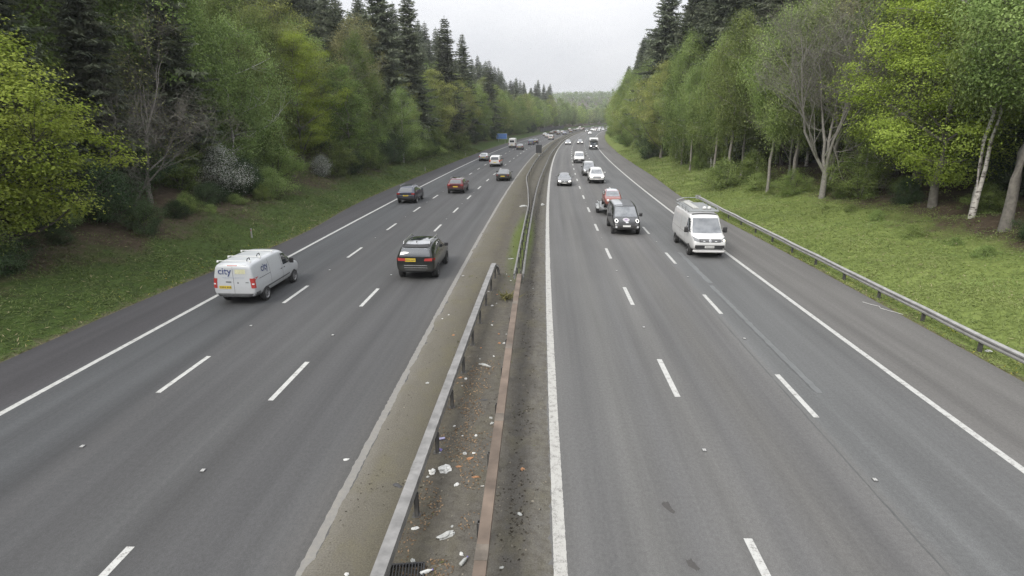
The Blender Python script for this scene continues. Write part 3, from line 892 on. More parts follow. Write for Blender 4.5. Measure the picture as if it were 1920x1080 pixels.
# trees one can single out ---------------------------------------------------
tree('maple0', -23.6, 25.0, 1.0, .6, "bright yellow green maple with layered leaves above the near left bank")
tree('bush1', -24.4, 23.6, .7, 1.2, "low mid green shrub growing under the bright maple")
tree('haw0', -25.0, 45.5, .82, .4, "hawthorn shrub covered in white blossom on the left bank behind the city van")
tree('haw0', -24.2, 64.5, .46, 2.4, "smaller sparse white blossom shrub at the foot of the left birches")
tree('birch1', -27.5, 53.0, 1.12, 2.0, "large soft green birch rising behind the white blossom shrub")
tree('olive0', -27.0, 88.0, 1.12, 1.0, "tall pale olive willow standing out before the dark left spruces")
tree('birch1', -22.6, 94.0, .95, 4.0, "round bright green birch near the left road edge, before dark spruces")
tree('bare2', -24.6, 34.5, .95, .2, "leafless grey twiggy tree leaning over the brown left bank")
tree('bare1', -26.0, 38.5, 1.15, 1.7, "thin half bare tree with reddish twigs among the dark left trunks")
#tree('bare2', -25.4, 41.5, .85, 3.0, "grey dead looking tree beside the white blossom hawthorn")
tree('bare2', -28.0, 78.0, 1.35, 3.9, "pale leafless crown in front of the dark left spruces")
tree('birch0', 25.1, 35.4, 1.05, 2.2, "white barked twin stemmed birch at the edge of the right wood")
TP['birch_twin'] = broad(41, 14, 3.4, 6.0, 212, 147, 0.069, (0.39, 0.39, 0.36), LM['birch'], bark_birch, .15, 12, .2, .8, droop=.5, stems=2, split=.0)
tw = [o for o in bpy.data.objects if o.get('label', '').startswith("white barked twin")][0]
for ch, me in zip(tw.children, TP['birch_twin']): ch.data = me
TP['oak2'] = broad(52, 14, 3.4, 6.2, 200, 140, .075, (.45, .45, .30), LM['birch'], bark_grey, .26, 14, .5, .8, lobes=.3, lean=.03)
tree('oak2', 24.8, 32.3, 1.0, .9, "brown trunked oak leaning over the nettles at the far right")
tree('beech0', 25.4, 39.5, 1.12, 3.5, "vivid lime green beech glowing between the bare tree and white birch")
tree('beech0', 28.0, 46.0, 1.35, 5.1, "taller lime green beech behind the first, filling the top of the right wood")
tree('oak1', 28.5, 53.0, 1.35, 2.1, "tall mid green tree rising behind the big leafless tree")
tree('olive0', 27.0, 58.5, 1.15, 1.1, "pale olive willow behind and left of the big leafless tree")
tree('oak0', 30.5, 60.0, 1.4, .4, "tall olive green oak deep behind the leafless tree")
tree('bare0', 22.6, 49.0, 1.0, 1.1, "large leafless tree with several pale stems on the right bank")
tree('bush2', 19.0, 64.0, 1.05, .4, "light green bush on the grass below the right birches")
tree('bush1', 24.5, 47.0, .8, 2.2, "small green sapling bush beside the big leafless tree")
tree('birch0', 24.8, 47.2, .55, 2.9, "thin pale sapling trunk just right of the big leafless tree")
TP['bare3'] = leafless(34, 12, 3, bark_pale, 1, .14, .2, 5, spread=.6, buds=LM['birch'])
tree('bare3', 24.0, 60.0, 1.0, 2.0, "slender half leafed tree left of the large bare tree")
tree('bare3', 29.0, 46.0, 1.25, 4.4, "tall bare crowned tree behind the lime green beech")

tree('spruce1', -27.0, 31.0, .62, .5, "young dark spruce standing behind the bright left maple")
tree('spruce0', -27.5, 37.0, .60, 1.5, "dark drooping spruce behind the leafless grey twiggy tree")
tree('spruce1', -27.0, 44.5, .66, 2.5, "dark spruce directly behind the white blossom hawthorn")
tree('bush0', -25.0, 33.0, .8, .4, "dark low bush at the foot of the grey twiggy tree")
tree('bush0', -27.6, 38.6, .9, 1.4, "dark bush left of the white blossom hawthorn")
tree('bush0', -24.2, 48.2, .62, 2.4, "dark low bush right of the white blossom hawthorn")
tree('bush1', -26.8, 43.2, .8, 3.4, "green bush growing against the left side of the white blossom hawthorn")
for X, D, k_, s_, l in ((-27, 100, 'spruce2', 1.06, "tall dark spruce cut by the top edge, left end of the open sky"), (-25, 110, 'spruce2', .99, "tall spruce whose tip just reaches the top of the sky on the left"), (-24.5, 140, 'spruce0', 1.06, "second spruce tip on the left skyline from the sky gap edge"), (-25, 165, 'spruce2', .97, "broad spruce tip halfway down the left skyline"), (-24, 205, 'spruce1', 1.02, "narrow spruce tip low on the left skyline")):
    tree(k_, X, D, s_, None, l, None, s_)
ORD = ["first", "second", "third", "fourth", "fifth", "sixth", "seventh", "eighth", "ninth", "tenth", "eleventh", "twelfth", "thirteenth", "fourteenth", "fifteenth", "sixteenth", "seventeenth", "eighteenth", "nineteenth", "twentieth"]
DESC = {'birch0': "soft green birch with drooping twigs", 'birch1': "broad light green birch", 'birch2': "deep green birch reaching the ground", 'oak0': "olive green young oak", 'oak1': "mid green rounded oak",
        'beech0': "lime green beech", 'olive0': "pale olive willow", 'bush0': "dark ivy green shrub", 'bush1': "mid green shrub", 'bush2': "low light green shrub",
        'spruce0': "dark green spruce", 'spruce1': "narrow ragged spruce", 'spruce2': "tall broad dark spruce", 'bare1': "thin half bare tree", 'bare2': "grey leafless tree", 'bare3': "slender half leafed tree"}
cnt = {}
def auto(kind, X, D, s, row):
    side = "left" if X < 0 else "right"
    if row < 2 and D < 150 and D > 10:
        key = (kind, side); cnt[key] = cnt.get(key, 0) + 1
        if cnt[key] <= 20:
            where = ("edging the %s wood" if row == 0 else "inside the %s wood") % side
            return tree(kind, X, D, s, None, "%s %s, %s from its near end" % (DESC[kind], where, ORD[cnt[key] - 1]), "trees of the %s wood" % side)
    if row >= 2:
        return tree(kind, X, D, s, None, "%s in the rows at the back of the %s wood" % (DESC[kind], side), "back rows of the %s wood" % side)
    return tree(kind, X, D, s, None, "%s in the far stretch of the %s wood" % (DESC[kind], side), "far trees of the %s wood" % side)

hero = [(o.location.x - off(o.location.y), o.location.y) for o in bpy.data.objects if o.get('category') in ('tree', 'shrub')]
def clear(X, D, r):
    return all((X - a) ** 2 + (D - c) ** 2 > r * r for a, c in hero)
def pick(opts):
    t = TR.uniform(0, sum(w for _, w in opts))
    for k, w in opts:
        t -= w
        if t <= 0: return k
    return opts[-1][0]
# shrubs at the foot of the left wood
D = 26.0
while D < 330:
    X = -(edgeL(D) + 6.2 + TR.uniform(-.6, 2.2)) if D < 60 else -(edgeL(D) + 4.6 + TR.uniform(-.8, 1.6))
    if D > 47:
        k = pick([('bush0', 3), ('bush1', 3), ('bush2', 1.2)])
        if clear(X, D, 2.0): auto(k, X, D, TR.uniform(.6, 1.05), 0)
    D += TR.uniform(3.2, 5.5) * (1 if D < 120 else 1.8)
# edge trees on the left
D = 44.0
while D < 820:
    X = -(edgeL(D) + (8.0 if D < 70 else 6.6) + TR.uniform(-.8, 2.5))
    k = pick([('birch2', 3), ('birch1', 2.2), ('birch0', 1.5), ('oak1', 2.6), ('oak0', 1.2), ('bare1', 1.3 if D < 200 else .3), ('beech0', .25 if D < 330 else 2.0)])
    if clear(X, D, 3.0): auto(k, X, D, TR.uniform(.88, 1.22) * (1 if D < 400 else 1.1), 0)
    D += TR.uniform(4.2, 7.0) * (1 if D < 250 else 1.6)
D = 17.0
while D < 420:
    X = -(edgeL(D) + 12.0 + TR.uniform(-1.2, 2.0))
    k = pick([('spruce1', .7), ('birch2', 2.4), ('oak1', 2.0), ('birch1', 2.6), ('oak0', 1.0), ('bare2', .5)]) if D > 42 else pick([('spruce1', 3), ('bare1', 1.2), ('bare2', 1.2)])
    if clear(X, D, 3.0): auto(k, X, D, TR.uniform(1.05, 1.35) if k != 'spruce1' else TR.uniform(.7, .95), 1)
    D += TR.uniform(4.5, 7.0) * (1 if D < 200 else 1.7)
for rowX, step, d0, d1 in ((17.0, 5.0, 5, 520), (22.0, 6.5, 0, 380), (28.0, 8, -5, 160)):
    D = d0
    while D < d1:
        X = -(18 + rowX + TR.uniform(-1.5, 1.5) + (0 if D < 62 else (5.0 if D < 128 else 6.4)))
        k = pick([('spruce0', 2), ('spruce1', 1.6), ('spruce2', 2), ('birch0', .5 if rowX < 20 else 0)])
        sc_ = TR.uniform(.88, 1.12)
        if D < 84 and TR.random() < .72:
            k = pick([('oak1', 2), ('birch1', 2), ('birch2', 2), ('oak0', 1.2)]); sc_ = TR.uniform(1.3, 1.6)
        auto(k, X, D, sc_, 2)
        D += step * TR.uniform(.75, 1.3) * (1 if D < 230 else 1.5)
# right side: light edge trees from the bare tree onwards
D = 53.0
while D < 760:
    a = 8.0 if D < 75 else (6.6 if D < 110 else 5.0)
    X = edgeR(D) + a + TR.uniform(-.8, 2.4)
    k = pick([('birch0', 4), ('birch1', 3.4), ('birch2', .8), ('oak0', 1.0), ('bare3', .7 if D < 120 else .15), ('beech0', .35)])
    if clear(X, D, 3.0): auto(k, X, D, TR.uniform(.95, 1.3), 0)
    D += TR.uniform(4.2, 6.8) * (1 if D < 250 else 1.6)
D = 58.0
while D < 400:
    X = edgeR(D) + (5.6 if D < 110 else 3.6) + TR.uniform(-.8, 1.6)
    if clear(X, D, 2.4) and TR.random() < .8: auto(pick([('bush2', 2.5), ('bush1', 2), ('bush0', .6)]), X, D, TR.uniform(.5, .95), 0)
    D += TR.uniform(4.5, 8) * (1 if D < 120 else 1.8)
D = 18.0
while D < 420:
    X = edgeR(D) + 13.0 + TR.uniform(-1.2, 2.2)
    k = pick([('birch0', 2.2), ('birch1', 2.0), ('oak0', 2), ('spruce1', 1.6), ('bare3', .7)]) if D > 30 else pick([('oak0', 2), ('birch0', 2)])
    if clear(X, D, 3.2): auto(k, X, D, TR.uniform(.85, 1.15) if k != 'spruce1' else TR.uniform(.6, .8), 1)
    D += TR.uniform(4.5, 7.0) * (1 if D < 200 else 1.7)
for rowX, step, d0, d1 in ((18.5, 5.0, 18, 460), (24.0, 6.5, 14, 360), (31.0, 8, 8, 160)):
    D = d0
    while D < d1:
        X = 15.2 + rowX + TR.uniform(-1.5, 1.5) - (0 if D < 66 else 8.0)
        k = pick([('spruce0', 2), ('spruce1', 1.6), ('spruce2', 2), ('birch0', .4 if rowX < 20 else 0)])
        auto(k, X, D, TR.uniform(.92, 1.18), 2)
        D += step * TR.uniform(.75, 1.3) * (1 if D < 230 else 1.5)
for X, D, k_, s_, l in ((23.0, 132, 'spruce2', 1.22, "tall spruce with the highest lone tip on the right skyline"), (24.8, 112, 'spruce2', 1.12, "broad tall spruce just right of the lone skyline tip"), (25.5, 92, 'spruce0', 1.2, "big dark spruce rising behind the right birches")):
    tree(k_, X, D, s_, None, l)
TP['birch3'] = broad(51, 15, 3.0, 5.2, 210, 150, .066, (.36, .36, .38), LM['birch'], bark_pale, .13, 12, .2, .85, droop=.5, lobes=.28)
DESC['birch3'] = "slim birch with a tall bare trunk"
for X, D in ((20.9, 56.5), (22.6, 55.2), (23.6, 57.5), (20.2, 67), (22.4, 69.5), (21.0, 76), (19.8, 84), (22.5, 82), (20.4, 93)):
    auto('birch3', X, D, TR.uniform(.9, 1.15), 0)
for X, D, k_, s_, l in ((24.6, 30.0, 'bush0', .34, "small dark bush at the foot of the leaning oak"), (26.6, 36.5, 'bush1', .42, "small leafy bush right of the twin stemmed birch"), (25.2, 42.0, 'bush0', .40, "dark low bush left of the twin stemmed birch"), (26.5, 45.0, 'bush2', .5, "pale low bush in the shade under the lime beech"), (21.6, 52.5, 'bush1', .5, "leafy bush at the foot of the big leafless tree")):
    tree(k_, X, D, s_, None, l)
for i in range(17):
    D = 24 + i * 1.45; X = -(edgeL(D) + TR.uniform(4.6, 8.6))
    tree(TR.choice(['bush0', 'bush0', 'bush1', 'bush2']), X, D, TR.uniform(.22, .46), None, "low bramble clump on the brown soil of the near left bank", "bramble clumps on the near left bank", None, -.1)
for i in range(12):
    D = 27 + i * 2.6; X = edgeR(D) + TR.uniform(6.2, 9.2)
    tree(TR.choice(['bush1', 'bush2', 'bush2']), X, D, TR.uniform(.16, .30), None, "low nettle clump on the grass of the right bank", "nettle clumps on the right bank", None, -.1)
# dark scrub inside the woods
for side, lo in ((-1, 24), (1, 16)):
    for i in range(26):
        D = lo + i * 4.4 + TR.uniform(-1, 1)
        X = side * ((edgeL(D) if side < 0 else edgeR(D)) + 14.5 + TR.uniform(0, 5))
        auto('bush0', X, D, TR.uniform(.7, 1.2), 2)

# wooded hill closing the view ----------------------------------------------
rng = np.random.default_rng(99)
n = 2600; k = 46
HX = rng.uniform(-420, 560, n); HD = rng.uniform(760, 1500, n)
cz = np.array([ground(x, d) for x, d in zip(HX, HD)])
ox = np.array([off(d) for d in HD])
ht = rng.uniform(9, 15, n)
C = np.stack([HX + ox, HD, cz + ht * .55], axis=1)
U = rng.normal(size=(n * k, 3)); U /= np.linalg.norm(U, axis=1)[:, None]
ci = np.repeat(np.arange(n), k)
P = C[ci] + U * (rng.uniform(.55, 1, n * k)[:, None]) * np.stack([ht * .38, ht * .38, ht * .5], axis=1)[ci]
V, Q = leaf_quads(P, rng.uniform(.7, 1.5, n * k), rng, .6, .7)
hill_leaf = leafmat("hill_wood_leaves", (.065, .10, .025), (.20, .27, .075), .3, 0)
o = link("woodland", np_mesh("woodland", V, Q, hill_leaf, np.clip(rng.uniform(0, 1, n)[ci] * .9 + rng.uniform(0, .1, n * k), 0, 1)))
tagit(o, "distant hillside woodland closing the end of the valley", "woodland", kind='stuff')
# ------------------------------------------------------------------ vehicles
glass_m, nt, b = mat("dark_glass")
b.inputs["Base Color"].default_value = (.022, .027, .032, 1); b.inputs["Roughness"].default_value = .05; b.inputs["Specular IOR Level"].default_value = 1.0; b.inputs["Coat Weight"].default_value = 1.0
screen_m, nt, b = mat("windscreen_glass")
tc = N(nt, "ShaderNodeTexCoord").outputs["Object"]
nt.links.new(ramp(nt, noise(nt, tc, 1.6, 2), [(.35, (.035, .042, .05)), (.65, (.12, .13, .14))]), b.inputs["Base Color"])
b.inputs["Roughness"].default_value = .05; b.inputs["Specular IOR Level"].default_value = 1.0; b.inputs["Coat Weight"].default_value = 1.0
plastic = simple("black_plastic", (.022, .022, .023), .6)
grey_plastic = simple("grey_plastic", (.085, .087, .09), .6)
tyre_m = simple("tyre_rubber", (.020, .020, .020), .85)
rim_m = simple("alloy_rim", (.24, .24, .245), .4, .6)
rim_d = simple("dark_rim", (.07, .07, .072), .45, .5)
red_l, nt, b = mat("red_tail_lens"); b.inputs["Base Color"].default_value = (.25, .025, .022, 1); b.inputs["Roughness"].default_value = .2
red_b = glow("red_tail_lens_lit", (1.0, .06, .04), .03); red_b.node_tree.nodes["Principled BSDF"].inputs["Base Color"].default_value = (.30, .03, .026, 1)
lens_m, nt, b = mat("clear_lens"); b.inputs["Base Color"].default_value = (.55, .56, .57, 1); b.inputs["Roughness"].default_value = .12
smoky_m, nt, b = mat("smoky_lens"); b.inputs["Base Color"].default_value = (.17, .175, .18, 1); b.inputs["Roughness"].default_value = .12
lit_m = glow("headlight_lit", (1.0, .97, .90), 3.0)
led_m = glow("daytime_led", (1.0, .97, .86), 1.2)
plate_y = simple("yellow_plate", (.52, .38, .03), .5)
plate_w = simple("white_plate", (.58, .58, .56), .5)
plate_t = simple("plate_characters", (.05, .05, .05), .6)
chrome = simple("bright_trim", (.50, .50, .50), .25, .8, .05)
seam_b = simple("panel_gap", (.035, .035, .036), .8)
text_m = simple("dark_blue_lettering", (.045, .06, .15), .5)
P_ = {
    'white': paint("white_paint", (.43, .445, .46)), 'whiteb': paint("bright_white_paint", (.53, .53, .525)), 'dkgreen': paint("dark_green_paint", (.017, .020, .019), .4, .3),
    'navy': paint("navy_paint", (.030, .036, .058), .4, .3), 'red': paint("deep_red_paint", (.085, .014, .018), .3, .3), 'black': paint("black_paint", (.020, .021, .023), .2, .3),
    'anthracite': paint("anthracite_paint", (.055, .057, .06), .4, .35), 'silver': paint("silver_paint", (.36, .37, .38), .6, .35), 'grey': paint("grey_paint", (.17, .175, .18), .5, .35),
    'bluegrey': paint("blue_grey_paint", (.10, .125, .19), .4, .35), 'orange': paint("orange_red_paint", (.21, .055, .042), .1, .35), 'cream': paint("pale_roof_paint", (.48, .51, .56)), 'dkred': paint("dark_red_paint", (.10, .03, .03), .3, .35),
}

def half_ring(zb, zs, zt, wm, wr):
    hood = (zt - zs) < .3
    a = [(0, zb), (.80 * wm, zb), (.965 * wm, zb + .12 * (zs - zb) + .02), (wm, zb + .55 * (zs - zb)), (.985 * wm, zs)]
    top = wr
    if hood:
        a += [(top + (.985 * wm - top) * .45, zs + .6 * (zt - zs)), (.85 * top, zt - .005), (0, zt + .02)]
    else:
        a += [(top + (.985 * wm - top) * .10, zt - .11), (.88 * top, zt - .01), (0, zt + .025)]
    return a
def body_mesh(name, st, pm, clad_z=None, clad=None, sub=2):
    bm = bmesh.new(); rings = []
    for (y, zb, zs, zt, wm, wr) in st:
        h = half_ring(zb, zs, zt, wm, wr)
        pts = [(x, z) for x, z in h] + [(-x, z) for x, z in reversed(h[1:-1])]
        rings.append([bm.verts.new((x, y, z)) for x, z in pts])
    n = len(rings[0])
    for i in range(len(rings) - 1):
        for k in range(n):
            bm.faces.new((rings[i][k], rings[i][(k + 1) % n], rings[i + 1][(k + 1) % n], rings[i + 1][k]))
    for R in (rings[0], rings[-1]):
        m = n // 2
        bm.faces.new((R[0], R[1], R[n - 1])); bm.faces.new((R[m - 1], R[m], R[m + 1]))
        for k in range(1, m - 1): bm.faces.new((R[k], R[k + 1], R[n - k - 1], R[n - k]))
    bmesh.ops.recalc_face_normals(bm, faces=bm.faces)
    me = bpy.data.meshes.new(name); bm.to_mesh(me); bm.free()
    o = bpy.data.objects.new("tmp_body", me); COL.objects.link(o)
    md = o.modifiers.new("s", 'SUBSURF'); md.levels = sub; md.render_levels = sub
    dg = bpy.context.evaluated_depsgraph_get(); dg.update()
    ev = o.evaluated_get(dg)
    out = bpy.data.meshes.new_from_object(ev)
    bpy.data.objects.remove(o); bpy.data.meshes.remove(me)
    out.name = name
    out.materials.clear(); out.materials.append(pm); out.materials.append(clad or plastic)
    for p in out.polygons:
        p.use_smooth = True
        p.material_index = 1 if (clad_z is not None and p.center.z < clad_z) else 0
    return out

class Car:
    def __init__(s, name, st, pm, clad_z=None, clad=None, label=None, cat=None, group=None):
        s.root = empty(name, (0, 0, 0), 0, label, cat, group)
        s.L = st[-1][0]
        me = body_mesh("body", st, pm, clad_z, clad)
        s.body = link("body", me, s.root)
        bm = bmesh.new(); bm.from_mesh(me); s.bvh = BVHTree.FromBMesh(bm); bm.free()
    def cast(s, ax, a, b):
        if ax == 'R': o, d = Vector((4, a, b)), Vector((-1, 0, 0))
        elif ax == 'L': o, d = Vector((-4, a, b)), Vector((1, 0, 0))
        elif ax == 'B': o, d = Vector((a, -4, b)), Vector((0, 1, 0))
        elif ax == 'F': o, d = Vector((a, s.L + 4, b)), Vector((0, -1, 0))
        else: o, d = Vector((a, b, 6)), Vector((0, 0, -1))
        h = s.bvh.ray_cast(o, d)
        return (h[0], h[1]) if h[0] is not None else (None, None)
    def quad(s, mb, ax, q, n=6, m=5, offs=.006):
        ids = {}; vs = []; fs = []
        for j in range(m + 1):
            for i in range(n + 1):
                u, v = i / n, j / m
                a = [(q[0][k] * (1 - u) + q[1][k] * u) * (1 - v) + (q[3][k] * (1 - u) + q[2][k] * u) * v for k in (0, 1)]
                p, nn = s.cast(ax, a[0], a[1])
                if p is None: continue
                ids[(i, j)] = len(vs); vs.append(p + nn * offs)
        for j in range(m):
            for i in range(n):
                c = [(i, j), (i + 1, j), (i + 1, j + 1), (i, j + 1)]
                if all(x in ids for x in c): fs.append([ids[x] for x in c])
        mb.add(vs, fs)
    def disc(s, mb, ax, a0, b0, r0, r1, n=24, offs=.006, ea=1.0, t0=0, t1=2 * PI):
        vs = []; fs = []; ok = True
        for k in range(n + 1):
            t = t0 + (t1 - t0) * k / n
            for r in (r0, r1):
                p, nn = s.cast(ax, a0 + r * ea * math.cos(t), b0 + r * math.sin(t))
                if p is None: return
                vs.append(p + nn * offs)
        fs = [(2 * k, 2 * k + 1, 2 * k + 3, 2 * k + 2) for k in range(n)]
        mb.add(vs, fs)
    def part(s, name, m, items, n=6, k=5, offs=.006, parent=None):
        """items = [(axis, quad)]: skins laid on the body, one mesh"""
        mb = MB()
        for ax, q in items: s.quad(mb, ax, q, n, k, offs)
        if not mb.f: return None
        o = mb.build(name, m, parent or s.root, True)
        return o
    def both(s, name, m, q, **kw):
        for ax in 'LR': s.part(name, m, [(ax, q)], **kw)
    def mirror_x(s, name, m, ax, q, **kw):
        s.part(name, m, [(ax, q)], **kw)
        s.part(name, m, [(ax, [(-a, b) for a, b in q])], **kw)
    def wheels(s, ys, r, wm, rim=None, arch=True, archm=None, w=.22):
        for y in ys:
            for sg, ax in ((1, 'R'), (-1, 'L')):
                if arch:
                    mb = MB(); s.disc(mb, ax, y, r + .03, .001, r + .085, 26, .004, 1, -.35, PI + .35)
                    if mb.f: mb.build("wheel_arch", archm or plastic, s.root, True)
                c = (sg * (wm - w / 2 + .012), y, r)
                mb = MB(); hw = w / 2
                mb.lathe_x([(-hw, r * .6), (-hw, r * .93), (-hw * .75, r), (hw * .75, r), (hw, r * .93), (hw, r * .66)], c, 26)
                t = mb.build("wheel", tyre_m, s.root, True)
                mb = MB()
                mb.lathe_x([(sg * hw * .55, .001), (sg * hw * .62, r * .16), (sg * hw * .45, r * .20)], c, 16)
                mb.lathe_x([(sg * hw * .45, r * .56), (sg * (hw + .004), r * .66), (sg * (hw + .002), r * .60)], c, 26)
                for q in range(5):
                    a = 2 * PI * q / 5 + .3
                    R_ = Matrix.Rotation(a, 3, 'X')
                    mb.box(Vector(c) + Vector((sg * hw * .6, 0, 0)) + R_ @ Vector((0, 0, r * .37)), (.03, r * .17, r * .52), 0, R_)
                mb.build("rim", rim or rim_m, t)
                mb = MB(); mb.lathe_x([(sg * hw * .2, .001), (sg * hw * .2, r * .62)], c, 20); mb.build("brake_disc", plastic, t)
    def mirrors(s, y, z, x, m, sz=(.20, .10, .15)):
        for sg in (1, -1):
            mb = MB()
            pts = [(sg * (x - .10), y, z - .03), (sg * (x + .02), y - .02, z)]
            mb.tube(pts, .025, 6)
            bx = MB()
            c = (sg * (x + .09), y - .03, z + .03); hx, hy, hz = sz[0] / 2, sz[1] / 2, sz[2] / 2
            vs = []
            for yy, k in ((-hy, .92), (0, 1.0), (hy, .62)):
                vs += [(c[0] + a * hx * k, c[1] + yy, c[2] + b_ * hz * k) for a, b_ in ((-1, -.8), (-.8, -1), (.8, -1), (1, -.8), (1, .8), (.8, 1), (-.8, 1), (-1, .8))]
            fs = [(i * 8 + k, i * 8 + (k + 1) % 8, (i + 1) * 8 + (k + 1) % 8, (i + 1) * 8 + k) for i in range(2) for k in range(8)] + [tuple(range(8)), tuple(range(16, 24))]
            mb.add(vs, fs)
            mb.build("wing_mirror", m, s.root)
    def plate(s, ax, x, z, m, w=.52, h=.115):
        o = s.part("number_plate", m, [(ax, [(x - w / 2, z - h / 2), (x + w / 2, z - h / 2), (x + w / 2, z + h / 2), (x - w / 2, z + h / 2)])], n=4, k=2, offs=.014)
        return o
    def place_out(s, X, D):          # driving away, D = rear end
        D *= .965; s.root.location = W(X, D, 0); s.root.rotation_euler = (0, 0, -slope(D)); return s
    def place_in(s, X, D):           # approaching, D = front end
        D *= .968; p = W(X, D, 0); a = slope(D)
        s.root.location = (p[0] + math.sin(a) * s.L, p[1] + math.cos(a) * s.L, 0); s.root.rotation_euler = (0, 0, PI - a); return s

def rect(a0, a1, b0, b1): return [(a0, b0), (a1, b0), (a1, b1), (a0, b1)]

def text_part(car, word, ax, a0, b0, size, m, flip=False, name="lettering"):
    cu = bpy.data.curves.new("lettering", 'FONT'); cu.body = word; cu.size = size; cu.resolution_u = 3
    cu.offset = .006
    o = bpy.data.objects.new("tmp_text", cu); COL.objects.link(o)
    dg = bpy.context.evaluated_depsgraph_get(); dg.update()
    me = bpy.data.meshes.new_from_object(o.evaluated_get(dg))
    bpy.data.objects.remove(o)
    for v in me.vertices:
        a = a0 + (-v.co.x if flip else v.co.x); bz = b0 + v.co.y
        p, nn = car.cast(ax, a, bz)
        if p is None: p, nn = Vector((0, 0, 1)), Vector((0, 0, 1))
        v.co = p + nn * .009
    me.materials.append(m); me.update()
    return link(name, me, car.root)

def st_hatch(L=4.3, H=1.52, w=.90):
    k = L / 4.3; h = H / 1.55
    return [(0, .45, .90 * h, .95 * h, .80 * w / .9, .68), (.05, .32, .96 * h, 1.04 * h, .87 * w / .9, .72), (.16 * k, .27, 1.0 * h, 1.14 * h, .90 * w / .9, .70), (.62 * k, .24, 1.0 * h, 1.50 * h, w, .62), (1.3 * k, .22, .99 * h, 1.55 * h, w, .63), (2.1 * k, .22, .97 * h, 1.54 * h, w, .63), (2.65 * k, .22, .96 * h, 1.44 * h, w, .61),
            (3.35 * k, .22, .94 * h, 1.0 * h, w, .70), (3.9 * k, .24, .86 * h, .90 * h, .88 * w / .9, .68), (4.18 * k, .28, .70 * h, .77 * h, .82 * w / .9, .60), (4.27 * k, .32, .60 * h, .66 * h, .74 * w / .9, .54), (4.3 * k, .40, .54 * h, .58 * h, .64 * w / .9, .45)]
def st_suv(L=4.5, H=1.66, w=.92):
    k = L / 4.5; h = H / 1.66
    return [(0, .52, 1.0 * h, 1.06 * h, .82, .70), (.05, .42, 1.04 * h, 1.12 * h, .89, .74), (.14 * k, .34, 1.06 * h, 1.22 * h, w, .74), (.42 * k, .30, 1.07 * h, 1.60 * h, w, .68), (1.2 * k, .28, 1.06 * h, 1.66 * h, w + .01, .69), (2.2 * k, .28, 1.04 * h, 1.65 * h, w + .01, .69), (2.75 * k, .28, 1.03 * h, 1.55 * h, w, .67),
            (3.4 * k, .28, 1.02 * h, 1.08 * h, w, .75), (4.0 * k, .30, .96 * h, 1.01 * h, .90, .74), (4.33 * k, .33, .82 * h, .90 * h, .85, .68), (4.45 * k, .38, .70 * h, .78 * h, .80, .62), (4.5 * k, .46, .62 * h, .68 * h, .72, .55)]
def st_saloon(L=4.65, H=1.45, w=.91):
    k = L / 4.65
    return [(0, .48, .84, .88, .78, .64), (.05, .36, .92, .97, .85, .70), (.14, .30, .95, 1.01, .88, .70), (.62 * k, .24, .97, 1.03, w, .68), (1.22 * k, .22, .97, 1.38, w, .58), (1.8 * k, .2, .96, 1.45, w, .60), (2.5 * k, .2, .95, 1.42, w, .60), (2.85 * k, .2, .94, 1.33, w, .58),
            (3.45 * k, .2, .92, .98, w, .70), (4.15 * k, .23, .82, .87, .87, .68), (4.5 * k, .27, .68, .75, .80, .60), (4.61 * k, .32, .58, .64, .72, .54), (4.65 * k, .40, .52, .57, .62, .45)]
def st_mpv(L=4.85, H=1.9, w=.95):
    k = L / 4.85
    return [(0, .48, 1.06, 1.12, .84, .72), (.05, .38, 1.08, 1.5, .90, .76), (.15, .32, 1.10, 1.80, w, .76), (.5, .28, 1.10, 1.88, w, .76), (1.6 * k, .26, 1.09, 1.90, w + .01, .77), (2.8 * k, .26, 1.07, 1.87, w + .01, .76), (3.25 * k, .26, 1.06, 1.74, w, .73),
            (4.0 * k, .27, 1.04, 1.12, w, .78), (4.5 * k, .30, .92, .98, .89, .72), (4.72 * k, .34, .76, .83, .82, .64), (4.82 * k, .38, .66, .72, .75, .56), (4.85 * k, .45, .60, .65, .66, .5)]

def common(c, H, belt, rear_glass, screen, side, lights='off', tail=None, plate_r=None, plate_f=None, wheels=None, wr=.33, wm=.9, rim=None, mirror=None, mm_=None, head=None, grille=None, tail_m=None):
    if rear_glass: c.part("rear_window", glass_m, [('B', rear_glass)], n=10)
    if screen: c.part("windscreen", screen_m, [('F', screen)], n=10, k=8)
    for q in side: c.both("side_window", glass_m, q)
    if tail: c.mirror_x("tail_light", tail_m or red_l, 'B', tail, n=4, k=4, offs=.012)
    if head: c.mirror_x("headlight", lit_m if lights == 'on' else lens_m, 'F', head, n=4, k=4, offs=.012)
    if grille: c.part("grille", plastic, [('F', grille)], n=8, k=4, offs=.010)
    if plate_r: c.plate('B', plate_r[0], plate_r[1], plate_y)
    if plate_f: c.plate('F', plate_f[0], plate_f[1], plate_w)
    if wheels: c.wheels(wheels, wr, wm, rim)
    if mirror: c.mirrors(mirror[0], mirror[1], mirror[2], mm_ or plastic)

